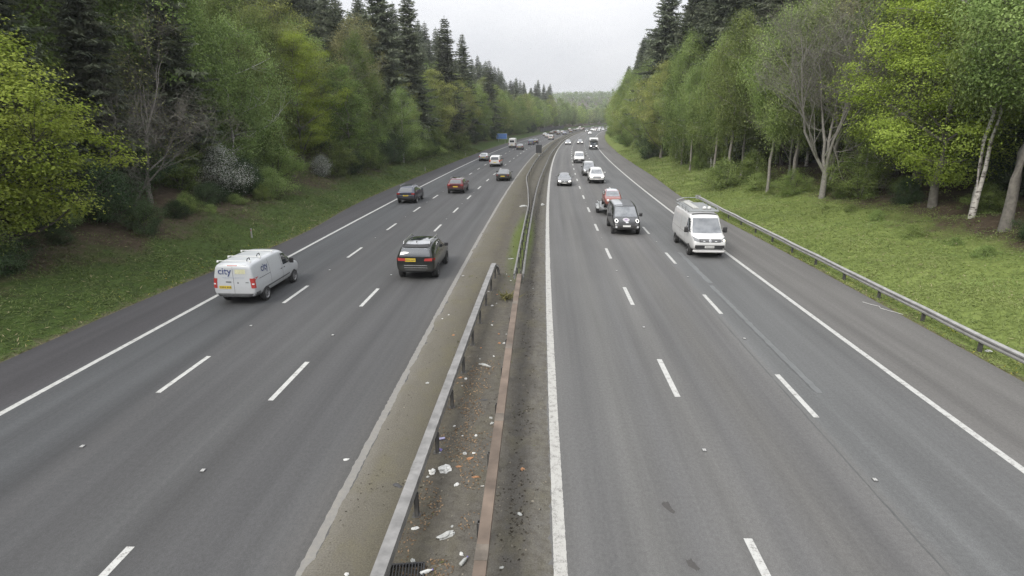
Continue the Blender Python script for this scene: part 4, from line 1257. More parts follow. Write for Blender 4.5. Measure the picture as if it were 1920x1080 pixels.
def hatch(pm, name="hatchback_car", lights='off', **kw):
    c = Car(name, st_hatch(), pm, .36, **kw)
    common(c, 1.52, .98, [(-.58, 1.05), (.58, 1.05), (.50, 1.40), (-.50, 1.40)], [(-.66, .98), (.66, .98), (.52, 1.37), (-.52, 1.37)],
           [[(.75, 1.02), (1.75, 1.02), (1.72, 1.40), (.95, 1.40)], [(1.82, 1.02), (2.95, 1.0), (2.5, 1.36), (1.80, 1.40)]], lights, tail=rect(.58, .84, .78, .98), plate_r=(0, .72), plate_f=(0, .44),
           wheels=(.78, 3.45), wr=.31, wm=.89, mirror=(2.75, 1.02, .92), mm_=pm, head=[(.46, .58), (.74, .62), (.76, .74), (.50, .70)], grille=rect(-.42, .42, .50, .62))
    c.part("bumper_trim", plastic, [('B', rect(-.70, .70, .36, .50))], n=10)
    return c
def saloon(pm, name="saloon_car", lights='off', **kw):
    c = Car(name, st_saloon(), pm, .30, **kw)
    common(c, 1.45, .95, [(-.60, 1.07), (.60, 1.07), (.48, 1.34), (-.48, 1.34)], [(-.66, .98), (.66, .98), (.50, 1.30), (-.50, 1.30)],
           [[(1.05, 1.0), (2.0, .99), (2.0, 1.33), (1.45, 1.33)], [(2.06, .99), (3.1, .97), (2.75, 1.25), (2.06, 1.33)]], lights, tail=rect(.58, .80, .78, .86), plate_r=(0, .66), plate_f=(0, .42),
           wheels=(.95, 3.75), wr=.32, wm=.895, mirror=(2.95, 1.0, .92), mm_=pm, head=[(.44, .55), (.72, .58), (.76, .69), (.50, .66)], grille=rect(-.40, .40, .47, .61))
    c.part("bumper_trim", plastic, [('B', rect(-.66, .66, .34, .46))], n=10)
    return c
def suv(pm, name="suv", lights='off', tail_m=None, rails=True, **kw):
    c = Car(name, st_suv(), pm, .46, **kw)
    common(c, 1.66, 1.04, [(-.64, 1.14), (.64, 1.14), (.56, 1.50), (-.56, 1.50)], [(-.70, 1.06), (.70, 1.06), (.56, 1.48), (-.56, 1.48)],
           [[(.62, 1.12), (1.05, 1.12), (1.02, 1.50), (.72, 1.48)], [(1.1, 1.12), (1.95, 1.10), (1.93, 1.51), (1.08, 1.51)], [(2.02, 1.10), (3.0, 1.08), (2.58, 1.46), (2.0, 1.51)]], lights, tail=rect(.56, .87, .90, 1.04), plate_r=(0, .80), plate_f=(0, .52),
           wheels=(.85, 3.62), wr=.36, wm=.915, mirror=(2.85, 1.10, .94), mm_=pm, head=[(.50, .74), (.80, .78), (.82, .90), (.54, .86)], grille=rect(-.46, .46, .64, .80), tail_m=tail_m)
    c.part("bumper_trim", plastic, [('B', rect(-.80, .80, .46, .62))], n=10)
    if rails:
        for sg in (1, -1):
            mb = MB(); mb.tube([(sg * .58, .6, 1.60), (sg * .59, .75, 1.70), (sg * .59, 2.3, 1.70), (sg * .57, 2.5, 1.62)], .022, 6); mb.build("roof_rail", chrome, c.root)
    return c
def mpv(pm, name="people_carrier", lights='off', windows=True, **kw):
    c = Car(name, st_mpv(), pm, .44, **kw)
    sd = [[(.35, 1.16), (1.5, 1.15), (1.5, 1.68), (.4, 1.68)], [(1.58, 1.15), (2.6, 1.14), (2.6, 1.67), (1.58, 1.68)]] if windows else []
    common(c, 1.9, 1.08, [(-.66, 1.18), (.66, 1.18), (.60, 1.66), (-.60, 1.66)], [(-.72, 1.10), (.72, 1.10), (.62, 1.66), (-.62, 1.66)], sd + [[(2.68, 1.14), (3.65, 1.12), (3.10, 1.60), (2.68, 1.66)]], lights,
           tail=rect(.74, .90, .78, 1.20), plate_r=(0, .78), plate_f=(0, .50), wheels=(.85, 3.95), wr=.34, wm=.945, mirror=(3.4, 1.2, .98), head=[(.50, .74), (.78, .78), (.82, .96), (.56, .90)], grille=rect(-.48, .48, .62, .80))
    c.part("bumper_trim", grey_plastic, [('B', rect(-.80, .80, .40, .56))], n=10)
    return c

# --- the white panel van with its lettering
st_van = [(0, .50, 1.05, 1.70, .86, .74), (.03, .42, 1.06, 1.82, .92, .78), (.12, .36, 1.08, 1.91, .95, .80), (.8, .32, 1.09, 1.94, .96, .81), (2.0, .30, 1.09, 1.95, .965, .81), (3.0, .30, 1.08, 1.93, .965, .80), (3.35, .30, 1.08, 1.84, .96, .77),
          (4.12, .30, 1.06, 1.14, .95, .80), (4.6, .32, .98, 1.04, .92, .76), (4.84, .36, .84, .91, .86, .68), (4.93, .42, .70, .77, .80, .6), (4.96, .48, .62, .68, .72, .55)]
c = Car("panel_van", st_van, P_['white'], .40, plastic, label="white panel van lettered city, with bare roof bars, driving away in the left lane", cat="van")
c.part("rear_bumper", grey_plastic, [('B', rect(-.88, .88, .44, .58))], n=12, offs=.012)
for ax in 'LR': c.part("rear_bumper", grey_plastic, [(ax, [(.02, .42), (.50, .42), (.42, .62), (.02, .62)])], n=4, offs=.010)
c.mirror_x("tail_light", red_b, 'B', rect(.78, .905, .82, 1.26), n=4, k=6, offs=.014)
for ax in 'LR': c.part("tail_light", red_b, [(ax, rect(.01, .10, .82, 1.26))], n=2, k=6, offs=.012)
c.mirror_x("reversing_lens", lens_m, 'B', rect(.80, .89, .98, 1.04), n=2, k=2, offs=.018)
c.plate('B', -.40, .86, plate_y, .54, .13)
c.part("plate_characters", plate_t, [('B', rect(-.62 + .065 * i + (.04 if i > 3 else 0), -.585 + .065 * i + (.04 if i > 3 else 0), .83, .89)) for i in range(7)], n=1, k=1, offs=.018)
c.part("door_seam", seam_b, [('B', rect(-.006, .006, .58, 1.76)), ('B', rect(-.80, .80, 1.83, 1.84))], n=8, k=12, offs=.004)
c.part("door_handle", plastic, [('B', rect(-.34, -.10, 1.08, 1.12))], n=2, k=1, offs=.02)
c.part("brake_light", red_l, [('B', rect(-.22, .22, 1.80, 1.83))], n=4, k=1, offs=.01)
c.part("badge", grey_plastic, [('B', rect(.16, .22, 1.03, 1.09)), ('B', rect(.52, .66, 1.06, 1.09))], n=1, k=1, offs=.01)
text_part(c, "city", 'B', -.66, 1.44, .42, text_m)
c.part("strapline", simple("pale_blue_print", (.25, .29, .38), .5), [('B', rect(-.48 + .11 * i, -.39 + .11 * i, 1.275, 1.295)) for i in range(9)], n=1, k=1, offs=.009)
c.part("livery_patch", simple("pale_yellow_print", (.50, .49, .33), .5), [('B', rect(.10, .56, 1.46, 1.66))], n=4, k=3, offs=.008)
text_part(c, "city", 'R', .78, 1.38, .46, text_m)
text_part(c, "city", 'L', 1.65, 1.38, .46, text_m, True)
c.both("side_window", glass_m, [(2.92, 1.18), (3.92, 1.14), (3.42, 1.66), (2.92, 1.72)])
c.both("quarter_window", glass_m, [(3.96, 1.14), (4.12, 1.13), (3.66, 1.52), (3.52, 1.62)])
c.part("windscreen", screen_m, [('F', [(-.74, 1.14), (.74, 1.14), (.62, 1.76), (-.62, 1.76)])], n=10, k=8)
c.both("door_seam", seam_b, rect(2.80, 2.815, .46, 1.78), n=1, k=14, offs=.004)
c.both("door_seam", seam_b, rect(1.55, 1.565, .46, 1.78), n=1, k=14, offs=.004)
c.both("door_rail", grey_plastic, rect(.45, 1.55, 1.145, 1.165), n=10, k=1, offs=.008)
c.both("side_moulding", grey_plastic, rect(1.05, 3.55, .60, .66), n=14, k=2, offs=.012)
c.both("door_handle", plastic, rect(2.58, 2.74, 1.04, 1.08), n=2, k=1, offs=.02)
c.both("door_handle", plastic, rect(2.90, 3.06, 1.04, 1.08), n=2, k=1, offs=.02)
c.mirror_x("headlight", lens_m, 'F', [(.52, .76), (.80, .82), (.84, .98), (.60, .92)], n=4, k=4, offs=.01)
c.part("grille", plastic, [('F', rect(-.5, .5, .62, .80))], n=8)
c.plate('F', 0, .54, plate_w)
c.wheels((.98, 4.05), .335, .955, rim_m)
c.mirrors(3.62, 1.22, .99, plastic, (.20, .12, .26))
for y in (.22, 1.15, 2.35):
    mb = MB(); mb.tube([(-.74, y, 1.985), (.74, y, 1.985)], .014, 8)
    for x in (-.72, .72): mb.box((x, y, 1.955), (.05, .08, .07))
    mb.build("roof_bar", white, c.root)
mb = MB()
for y in (.22, 1.15): mb.tube([(.60, y - .05, 2.0), (.62, y, 2.10), (.62, y + .16, 2.10), (.60, y + .22, 2.0)], .02, 6)
mb.build("ladder_clamp", plastic, c.root)
c.place_out(-13.2, 25.1)

# --- dark green off-roader
st_disco = [(0, .56, 1.15, 1.24, .86, .76), (.04, .48, 1.18, 1.40, .93, .80), (.12, .42, 1.20, 1.52, .98, .80), (.36, .38, 1.21, 1.80, 1.0, .76), (1.3, .34, 1.20, 1.87, 1.0, .77), (2.5, .34, 1.17, 1.85, 1.0, .76), (3.0, .34, 1.15, 1.74, 1.0, .74),
            (3.7, .34, 1.14, 1.20, .99, .82), (4.4, .36, 1.08, 1.13, .97, .80), (4.78, .40, .92, 1.02, .91, .72), (4.9, .46, .80, .88, .85, .66), (4.95, .54, .70, .76, .76, .58)]
c = Car("off_road_car", st_disco, P_['dkgreen'], .52, plastic, label="large dark green off-road car with rear roof pale from reflection, seen from behind in the outer lane", cat="car")
c.part("roof_panel", P_['silver'], [('T', [(-.72, .24), (.72, .24), (.72, 1.2), (-.72, 1.2)])], n=10, k=6, offs=.004)  # silver skin paints the sky's reflection onto the dark roof
c.part("sunroof", glass_m, [('T', [(-.66, 1.2), (.66, 1.2), (.64, 2.7), (-.64, 2.7)])], n=10, k=8, offs=.004)
mb = MB(); mb.add([(-.02, .55, 1.88), (.02, .55, 1.88), (.02, .75, 1.88), (-.02, .75, 1.88), (0, .58, 1.97), (0, .66, 1.97)], [(0, 1, 5, 4) if False else (0, 1, 4), (1, 2, 5, 4), (2, 3, 5), (3, 0, 4, 5)])
mb.build("aerial_fin", plastic, c.root)
c.part("rear_spoiler", plastic, [('B', rect(-.72, .72, 1.68, 1.78))], n=10, k=3, offs=.03)
c.part("rear_window", glass_m, [('B', [(-.76, 1.28), (.76, 1.28), (.68, 1.66), (-.68, 1.66)])], n=10)
c.mirror_x("tail_light", red_b, 'B', [(.46, 1.05), (.86, 1.05), (.88, 1.20), (.50, 1.18)], n=6, k=4, offs=.014)
for ax in 'LR': c.part("tail_light", red_l, [(ax, rect(.02, .30, 1.08, 1.18))], n=4, k=3, offs=.01)
c.plate('B', -.24, 1.10, plate_y, .54, .17)
c.part("plate_characters", plate_t, [('B', rect(-.46 + .064 * i + (.03 if i > 3 else 0), -.42 + .064 * i + (.03 if i > 3 else 0), 1.07, 1.13)) for i in range(7)], n=1, k=1, offs=.018)
c.part("bumper_strip", chrome, [('B', rect(-.56, .60, .80, .84))], n=10, k=1, offs=.012)
c.part("bumper_strip", chrome, [('B', rect(-.56, .62, .69, .72))], n=10, k=1, offs=.012)
c.part("bumper_strip", grey_plastic, [('B', rect(-.52, .55, .575, .605))], n=10, k=1, offs=.012)
for q in ([(.48, 1.26), (1.18, 1.25), (1.16, 1.68), (.58, 1.66)], [(1.25, 1.25), (2.1, 1.23), (2.08, 1.69), (1.24, 1.69)], [(2.18, 1.23), (3.3, 1.20), (2.82, 1.62), (2.16, 1.68)]): c.both("side_window", glass_m, q)
c.both("window_trim", chrome, rect(1.2, 3.3, 1.20, 1.215), n=10, k=1, offs=.009)
c.both("sill_strip", chrome, rect(1.3, 3.5, .52, .545), n=10, k=1, offs=.012)
c.both("door_handle", chrome, rect(1.35, 1.55, 1.10, 1.13), n=2, k=1, offs=.02); c.both("door_handle", chrome, rect(2.3, 2.5, 1.09, 1.12), n=2, k=1, offs=.02)
c.part("windscreen", screen_m, [('F', [(-.78, 1.18), (.78, 1.18), (.64, 1.66), (-.64, 1.66)])], n=10, k=8)
c.mirror_x("headlight", lens_m, 'F', [(.52, .86), (.82, .90), (.84, 1.0), (.56, .96)], n=4, k=4, offs=.01)
c.part("grille", plastic, [('F', rect(-.5, .5, .78, .94))], n=8)
c.wheels((.95, 3.9), .39, .995, rim_d, w=.26)
c.mirrors(3.15, 1.26, 1.0, plastic, (.22, .14, .18))
for sg in (1, -1):
    mb = MB(); mb.tube([(sg * .66, .5, 1.80), (sg * .67, .65, 1.92), (sg * .67, 2.6, 1.91), (sg * .65, 2.8, 1.80)], .026, 6); mb.build("roof_rail", chrome, c.root)
c.place_out(-6.2, 29.7)

# --- other traffic driving away
c = suv(P_['navy'], label="dark navy crossover with silver roof rails driving away in the left lane", cat="car"); c.place_out(-13.15, 58.6)
c.part("bumper_strip", chrome, [('B', rect(-.80, .80, .80, .84))], n=10, k=1, offs=.014)
c = suv(P_['red'], rails=True, label="deep red crossover with dark glass roof driving away in the middle lane", cat="car"); c.place_out(-9.6, 66.8)
c.part("sunroof", glass_m, [('T', [(-.58, .7), (.58, .7), (.58, 2.4), (-.58, 2.4)])], n=8, k=6, offs=.004)
sal = saloon(P_['black'], label="black saloon with pale reflecting rear glass driving away beside the central reservation", cat="car"); sal.place_out(-5.6, 81)
ht = hatch(P_['silver'], label="silver hatchback close to the left edge line ahead of the white people carrier", cat="car"); ht.place_out(-12.9, 120)
mv = mpv(P_['whiteb'], label="white people carrier with orange red side bands in the middle lane", cat="car"); mv.place_out(-9.1, 105.6)
mv.mirror_x("side_band", simple("orange_band", (.62, .16, .07), .5), 'B', rect(.66, .92, 1.02, 1.16), n=3, k=2, offs=.016)
for ax in 'LR': mv.part("side_band", bpy.data.materials["orange_band"], [(ax, rect(.02, 4.2, .92, 1.10))], n=14, k=2, offs=.010)
bx_st = [(0, .5, 1.2, 2.4, .86, .80), (.04, .42, 1.2, 2.5, .95, .86), (.12, .38, 1.2, 2.58, 1.0, .90), (1, .35, 1.2, 2.62, 1.02, .92), (3, .35, 1.2, 2.62, 1.02, .92), (4.2, .35, 1.2, 2.55, 1.02, .88), (4.6, .35, 1.2, 2.35, 1.0, .82), (5.2, .36, 1.18, 1.28, .98, .82), (5.6, .38, 1.05, 1.12, .92, .75), (5.75, .46, .9, .98, .84, .66), (5.8, .54, .78, .84, .75, .58)]
c = Car("minibus", bx_st, P_['whiteb'], .5, plastic, label="tall white van with one dark rear window in the left lane by the blue sign", cat="van")
common(c, 2.6, 1.2, [(-.62, 1.50), (.62, 1.50), (.60, 2.05), (-.60, 2.05)], [(-.8, 1.3), (.8, 1.3), (.7, 2.2), (-.7, 2.2)], [[(4.3, 1.35), (5.0, 1.32), (4.62, 2.1), (4.3, 2.15)]], tail=rect(.84, .97, .9, 1.3), plate_r=(0, .8), wheels=(1.1, 4.8), wr=.36, wm=1.0, mirror=(4.8, 1.4, 1.02))
c.part("rear_bumper", plastic, [('B', rect(-.9, .9, .44, .6))], n=8); c.place_out(-12.6, 176)
c = hatch(P_['grey'], label="grey hatchback with pale boot just behind the tall white van", cat="car"); c.place_out(-9.5, 165)
c = mpv(P_['bluegrey'], label="blue grey people carrier in the middle lane left of the black sign", cat="car"); c.place_out(-8.8, 195); c.root.scale = (.95, .95, .88)

def far_car(src, pm, X, D, label, out=True, cat="car", group=None, name=None):
    c = copy_tree(src.root)
    c['label'] = label; c['category'] = cat
    if name: c.name = name
    if 'group' in c: del c['group']
    if group: c['group'] = group
    for ch in c.children:
        if ch.name.startswith("body") or ch.name.startswith("wing_mirror"):
            ch.data = ch.data.copy()
            if ch.data.materials[0].name.endswith("paint"): ch.data.materials[0] = pm
    class Q: pass
    q = Car.__new__(Car); q.root = c; q.L = src.L
    (q.place_out if out else q.place_in)(X, D)
    return q
far_car(ht, P_['black'], -8.3, 205, "black hatchback tucked behind the blue grey people carrier")
G1 = "cars in the far bend driving away"
far_car(ht, P_['white'], -12.6, 296, "white hatchback in the left lane at the head of the far bend", group=G1)
far_car(ht, P_['silver'], -9.2, 270, "silver hatchback beside the last white estate, middle lane of the far bend", group=G1)
far_car(mv, P_['whiteb'], -5.6, 243, "white car nearest the black sign among the far departing queue", group=G1)
far_car(ht, P_['anthracite'], -12.5, 327, "dark hatchback with pale roof in the left lane of the far bend", group=G1)
far_car(sal, P_['silver'], -12.8, 366, "silver saloon farther round the bend in the left lane", group=G1)
far_car(ht, P_['black'], -8.0, 318, "black hatchback alone in the middle lane of the far bend", group=G1)
far_car(sal, P_['bluegrey'], -5.0, 318, "blue grey saloon next to the barrier in the far bend", group=G1)
far_car(mv, P_['silver'], -10.4, 412, "silver people carrier in the distant departing queue", group=G1)
far_car(ht, P_['anthracite'], -5.4, 366, "dark grey hatchback next to the barrier in the distant departing queue", group=G1)
far_car(sal, P_['black'], -7.2, 414, "black saloon in the distant departing queue", group=G1)
far_car(mv, P_['whiteb'], -12.8, 500, "white van at the tail of the visible departing queue", group=G1, cat="van")
far_car(ht, P_['dkred'], -7.6, 476, "dark red hatchback in the distant departing queue", group=G1)
far_car(ht, P_['grey'], -5.4, 530, "grey hatchback farthest away among the departing cars", group=G1)

# --- approaching traffic: the big white van with a roof rack
st_cr = [(0, .55, 1.25, 2.2, .90, .80), (.04, .46, 1.25, 2.3, .98, .86), (.14, .40, 1.26, 2.37, 1.02, .90), (1.2, .36, 1.27, 2.41, 1.03, .92), (3.2, .36, 1.27, 2.41, 1.03, .92), (4.1, .36, 1.27, 2.39, 1.03, .90), (4.45, .36, 1.27, 2.28, 1.02, .86),
         (5.02, .36, 1.30, 1.40, 1.0, .86), (5.45, .38, 1.24, 1.33, .99, .85), (5.78, .42, 1.10, 1.20, .96, .80), (5.92, .48, .94, 1.03, .91, .72), (5.97, .54, .80, .88, .85, .64)]
c = Car("panel_van", st_cr, P_['whiteb'], .44, plastic, label="big white van with a metal roof rack approaching beside the right hard shoulder", cat="van")
c.part("windscreen", screen_m, [('F', [(-.86, 1.38), (.86, 1.38), (.74, 2.16), (-.74, 2.16)])], n=12, k=10)
c.part("roof_visor", plastic, [('T', rect(-.74, .74, 4.02, 4.22))], n=10, k=2, offs=.012)
for q in ([(4.05, 1.42), (5.0, 1.38), (4.58, 2.08), (4.05, 2.15)],): c.both("side_window", glass_m, q)
c.part("grille", plastic, [('F', [(-.60, .96), (.60, .96), (.63, 1.13), (-.63, 1.13)])], n=12, k=4, offs=.014)
c.part("grille_strip", chrome, [('F', rect(-.56, .56, 1.035, 1.05))], n=12, k=1, offs=.02)
mb = MB(); c.disc(mb, 'F', 0, 1.04, .035, .075, 20, .03); c.disc(mb, 'F', 0, 1.04, .001, .02, 12, .03); mb.build("badge", chrome, c.root)
c.part("marker_lamp", lens_m, [('F', rect(.28, .40, 1.00, 1.03)), ('F', rect(-.40, -.28, 1.00, 1.03))], n=2, k=1, offs=.025)
c.mirror_x("headlight", smoky_m, 'F', [(.60, .98), (.88, 1.02), (.94, 1.24), (.64, 1.12)], n=5, k=5, offs=.014)
mb = MB(); c.disc(mb, 'F', -.80, 1.06, .001, .06, 12, .03); mb.build("running_light", glow("soft_lamp", (1, .9, .6), 1.6), c.root)
c.part("bumper_intake", plastic, [('F', [(-.86, .56), (.86, .56), (.84, .80), (-.84, .80)])], n=12, k=4, offs=.012)
c.plate('F', .02, .70, plate_w, .54, .13)
c.part("plate_characters", plate_t, [('F', rect(-.21 + .066 * i, -.17 + .066 * i, .67, .73)) for i in range(7)], n=1, k=1, offs=.018)
mb = MB(); mb.tube([(-.90, 5.86, .44), (-.80, 6.02, .44), (.80, 6.02, .44), (.90, 5.86, .44)], .075, 8); mb.build("bumper_bar", P_['whiteb'], c.root)
c.both("door_seam", seam_b, rect(3.93, 3.945, .5, 2.2), n=1, k=14, offs=.004)
c.both("door_seam", seam_b, rect(2.55, 2.565, .5, 2.2), n=1, k=14, offs=.004)
c.both("side_groove", grey_plastic, rect(.3, 3.9, 1.20, 1.215), n=14, k=1, offs=.004)
c.both("sill_strip", grey_plastic, rect(1.5, 4.5, .52, .60), n=14, k=1, offs=.012)
for q in ([(.5, 1.45), (1.35, 1.45), (1.35, 2.02), (.5, 2.02)], [(1.55, 1.45), (2.45, 1.45), (2.45, 2.02), (1.55, 2.02)], [(2.7, 1.45), (3.75, 1.45), (3.75, 2.02), (2.7, 2.02)]): c.both("panel_recess", simple("light_grey_panel", (.40, .405, .41), .4) if "light_grey_panel" not in bpy.data.materials else bpy.data.materials["light_grey_panel"], q, offs=.003)
c.part("rear_window", glass_m, [('B', rect(-.7, -.1, 1.5, 2.1)), ('B', rect(.1, .7, 1.5, 2.1))], n=4)
c.mirror_x("tail_light", red_l, 'B', rect(.82, .96, .9, 1.4), n=3, k=5)
c.wheels((1.25, 4.9), .355, 1.01, rim_d)
c.mirrors(4.78, 1.48, 1.06, plastic, (.24, .12, .34))
rack = simple("galvanised_rack", (.30, .31, .31), .45, .5)
mb = MB()
for x in (-.88, .88):
    mb.tube([(x, .3, 2.52), (x, 3.9, 2.52)], .022, 6); mb.tube([(x, .3, 2.70), (x, 3.7, 2.70), (x, 3.9, 2.52)], .020, 6)
    for y in (.3, 1.2, 2.1, 3.0, 3.7): mb.tube([(x, y, 2.36), (x, y, 2.70)], .020, 6)
for y in np.arange(.3, 3.95, .14): mb.tube([(-.88, float(y), 2.52), (.88, float(y), 2.52)], .022, 5)
mb.tube([(-.88, .3, 2.70), (-.4, .3, 2.86), (.4, .3, 2.86), (.88, .3, 2.70)], .022, 6)
mb.tube([(-.92, 3.95, 2.50), (.92, 3.95, 2.50)], .04, 8)
mb.build("roof_rack", rack, c.root)
for x in (-.42, -.14):
    mb = MB(); mb.lathe_x([(-.09, .001), (-.09, .07), (0, .10), (.09, .07), (.09, .001)], (x, 3.55, 2.64), 12); mb.build("work_lamp", white, c.root, True)
c.place_in(9.95, 35.5)
# pipes carried on the rack
pm_ = simple("plastic_pipe", (.42, .42, .40), .5)
mb = MB(); R0 = c.root
for i, x in enumerate((.15, .28, .40)):
    mb.tube([(x, .4, 2.58), (x + .03, 3.3, 2.58)], .05, 8)
o = mb.build("pipe_bundle", pm_); o.location = R0.location; o.rotation_euler = R0.rotation_euler
tagit(o, "bundle of pale pipes lying on the roof rack of the big white van", "pipe bundle")

# --- black van towing a trailer
st_tr = [(0, .52, 1.10, 1.80, .86, .76), (.04, .44, 1.10, 1.88, .94, .80), (.12, .38, 1.12, 1.95, .98, .83), (1.2, .34, 1.13, 1.99, .99, .84), (2.8, .34, 1.13, 1.98, .99, .84), (3.3, .34, 1.12, 1.88, .98, .79), (4.1, .34, 1.12, 1.19, .97, .84), (4.55, .36, 1.02, 1.10, .95, .80), (4.84, .40, .86, .95, .90, .72), (4.94, .46, .72, .80, .84, .64), (4.98, .52, .64, .70, .76, .58)]
c = Car("panel_van", st_tr, P_['black'], .44, plastic, label="black van with glowing ring headlights towing a car trailer in the middle lane", cat="van")
c.part("windscreen", screen_m, [('F', [(-.80, 1.22), (.80, 1.22), (.68, 1.80), (-.68, 1.80)])], n=12, k=8)
c.part("roof_panel", grey_plastic, [('T', rect(-.66, .1, .5, 3.1))], n=8, k=10, offs=.006)
c.part("roof_panel", P_['silver'], [('T', rect(.16, .72, .3, 3.2))], n=6, k=10, offs=.006)
c.both("side_window", glass_m, [(2.75, 1.22), (3.85, 1.20), (3.3, 1.70), (2.75, 1.78)])
c.both("side_window", glass_m, [(1.4, 1.24), (2.6, 1.23), (2.6, 1.76), (1.4, 1.76)])
c.part("grille", plastic, [('F', [(-.52, .74), (.52, .74), (.60, .92), (-.60, .92)])], n=10, k=4, offs=.014)
c.part("badge", chrome, [('F', rect(-.10, .10, .88, .94))], n=3, k=2, offs=.024)
c.mirror_x("headlight", plastic, 'F', [(.52, .86), (.86, .94), (.90, 1.16), (.64, 1.08)], n=5, k=5, offs=.010)
for sg in (1, -1):
    mb = MB(); c.disc(mb, 'F', sg * .72, .995, .072, .098, 22, .026, 1.15); mb.build("ring_light", led_m, c.root)
    mb = MB(); c.disc(mb, 'F', sg * .74, .62, .001, .07, 14, .016); mb.build("fog_light", lens_m, c.root)
c.part("bumper_intake", plastic, [('F', rect(-.5, .5, .48, .58))], n=10, k=2, offs=.012)
c.plate('F', .02, .70, plate_w, .54, .14)
mb = MB(); c.disc(mb, 'T', .04, 4.58, .10, .24, 24, .008, 1.0); mb.build("bonnet_sticker", simple("sticker_white", (.36, .34, .36), .5), c.root)
mb = MB(); c.disc(mb, 'T', .04, 4.58, .001, .10, 20, .008, 1.0); mb.build("bonnet_sticker", simple("sticker_red_blue", (.22, .16, .26), .5), c.root)
c.part("rear_window", glass_m, [('B', rect(-.6, .6, 1.25, 1.7))], n=6); c.mirror_x("tail_light", red_l, 'B', rect(.78, .92, .8, 1.3), n=3, k=5)
c.wheels((.95, 4.05), .34, .98, rim_d)
c.mirrors(3.62, 1.26, 1.03, plastic, (.22, .12, .26))
c.place_in(6.05, 42.6)
# trailer and the car it carries
t = empty("car_trailer", W(6.0, 51.0, 0), PI - slope(52), "grey flatbed car trailer hitched behind the black van", "trailer")
mb = MB(); mb.box((0, -1.1, .62), (2.05, 4.4, .09)); mb.box((-1.0, -1.1, .70), (.05, 4.4, .12)); mb.box((1.0, -1.1, .70), (.05, 4.4, .12)); mb.build("bed", rack, t)
mb = MB(); mb.tube([(0, 2.6, .48), (-.55, 1.1, .58)], .05, 6); mb.tube([(0, 2.6, .48), (.55, 1.1, .58)], .05, 6); mb.build("drawbar", steel_dark, t)
for x in (-1.15, 1.15):
    for y in (-1.5, -.75):
        mb = MB(); mb.lathe_x([(-.09, .15), (-.09, .28), (-.06, .30), (.06, .30), (.09, .28), (.09, .02)], (x, y, .30), 20); mb.build("wheel", tyre_m, t, True)
    mb = MB(); mb.add([(x + a, yy, zz) for a in (-.13, .13) for yy, zz in ((-1.95, .45), (-1.8, .68), (-.45, .68), (-.3, .45))], [(0, 1, 5, 4), (1, 2, 6, 5), (2, 3, 7, 6), (0, 1, 2, 3), (4, 5, 6, 7)]); mb.build("mudguard", rack, t)
    mb = MB(); mb.tube([(x, .9, .62), (x, .95, 1.35)], .025, 6); mb.build("side_post", rack, t)
old = [(0, .35, .80, .84, .60, .5), (.05, .28, .84, .95, .68, .58), (.2, .25, .86, 1.05, .72, .60), (.55, .22, .86, 1.36, .74, .58), (1.3, .22, .86, 1.42, .75, .60), (2.0, .22, .86, 1.38, .75, .60), (2.4, .22, .86, .94, .74, .62), (2.8, .24, .82, .90, .72, .60), (3.1, .28, .72, .82, .68, .54), (3.2, .36, .6, .68, .6, .46)]
c = Car("classic_car", old, P_['orange'], .26, label="small orange red classic car with pale roof strapped on the trailer", cat="car")
c.part("roof_panel", P_['cream'], [('T', rect(-.56, .56, .5, 2.05))], n=8, k=8, offs=.006)
common(c, 1.4, .86, [(-.5, .96), (.5, .96), (.45, 1.28), (-.45, 1.28)], [(-.58, .93), (.58, .93), (.52, 1.30), (-.52, 1.30)], [[(.6, .92), (1.3, .92), (1.3, 1.28), (.72, 1.28)], [(1.36, .92), (2.15, .92), (1.98, 1.26), (1.36, 1.28)]], tail=rect(.5, .62, .6, .75), wheels=(.55, 2.65), wr=.26, wm=.74)
for sg in (1, -1):
    mb = MB(); c.disc(mb, 'F', sg * .46, .66, .001, .09, 14, .02); mb.build("headlight", lens_m, c.root)
c.part("grille", chrome, [('F', rect(-.28, .28, .5, .68))], n=5)
c.place_in(6.0, 51.6); c.root.location.z = .665

# --- the rest of the approaching traffic
c = suv(P_['whiteb'], lights='on', rails=False, name="off_road_car", label="white off-road car with lit headlights approaching in the middle lane", cat="car"); c.root.scale = (1.05, 1.05, 1.12)
c.part("grille_bars", chrome, [('F', rect(-.42, .42, .70, .73)), ('F', rect(-.42, .42, .64, .66))], n=8, k=1, offs=.02); c.place_in(6.5, 78.3)
c = mpv(P_['grey'], label="grey vehicle with a pale roof hidden close behind the white off-road car", cat="car"); c.place_in(6.1, 88.5)
c.part("roof_panel", P_['whiteb'], [('T', rect(-.7, .7, .4, 3.1))], n=8, k=8)
slit = saloon(P_['grey'], lights='on', label="grey saloon with lit headlights approaching in the outer lane by the reservation", cat="car"); slit.place_in(2.4, 74.8)
slit.part("badge", chrome, [('F', rect(-.06, .06, .52, .62))], n=2, k=2, offs=.02)
vw = Car("panel_van", st_tr, P_['whiteb'], .62, plastic, label="plain white van approaching alone in the middle lane behind the off-road car", cat="van")
common(vw, 2, 1.1, [(-.6, 1.25), (.6, 1.25), (.6, 1.7), (-.6, 1.7)], [(-.80, 1.22), (.80, 1.22), (.68, 1.78), (-.68, 1.78)], [[(2.75, 1.22), (3.85, 1.20), (3.3, 1.70), (2.75, 1.78)]], tail=rect(.78, .92, .8, 1.3), plate_f=(0, .62), wheels=(.95, 4.05), wr=.34, wm=.98, mirror=(3.62, 1.26, 1.03), head=[(.56, .86), (.84, .92), (.88, 1.10), (.64, 1.04)], grille=rect(-.8, .8, .46, .78))
vw.place_in(5.4, 114.5)
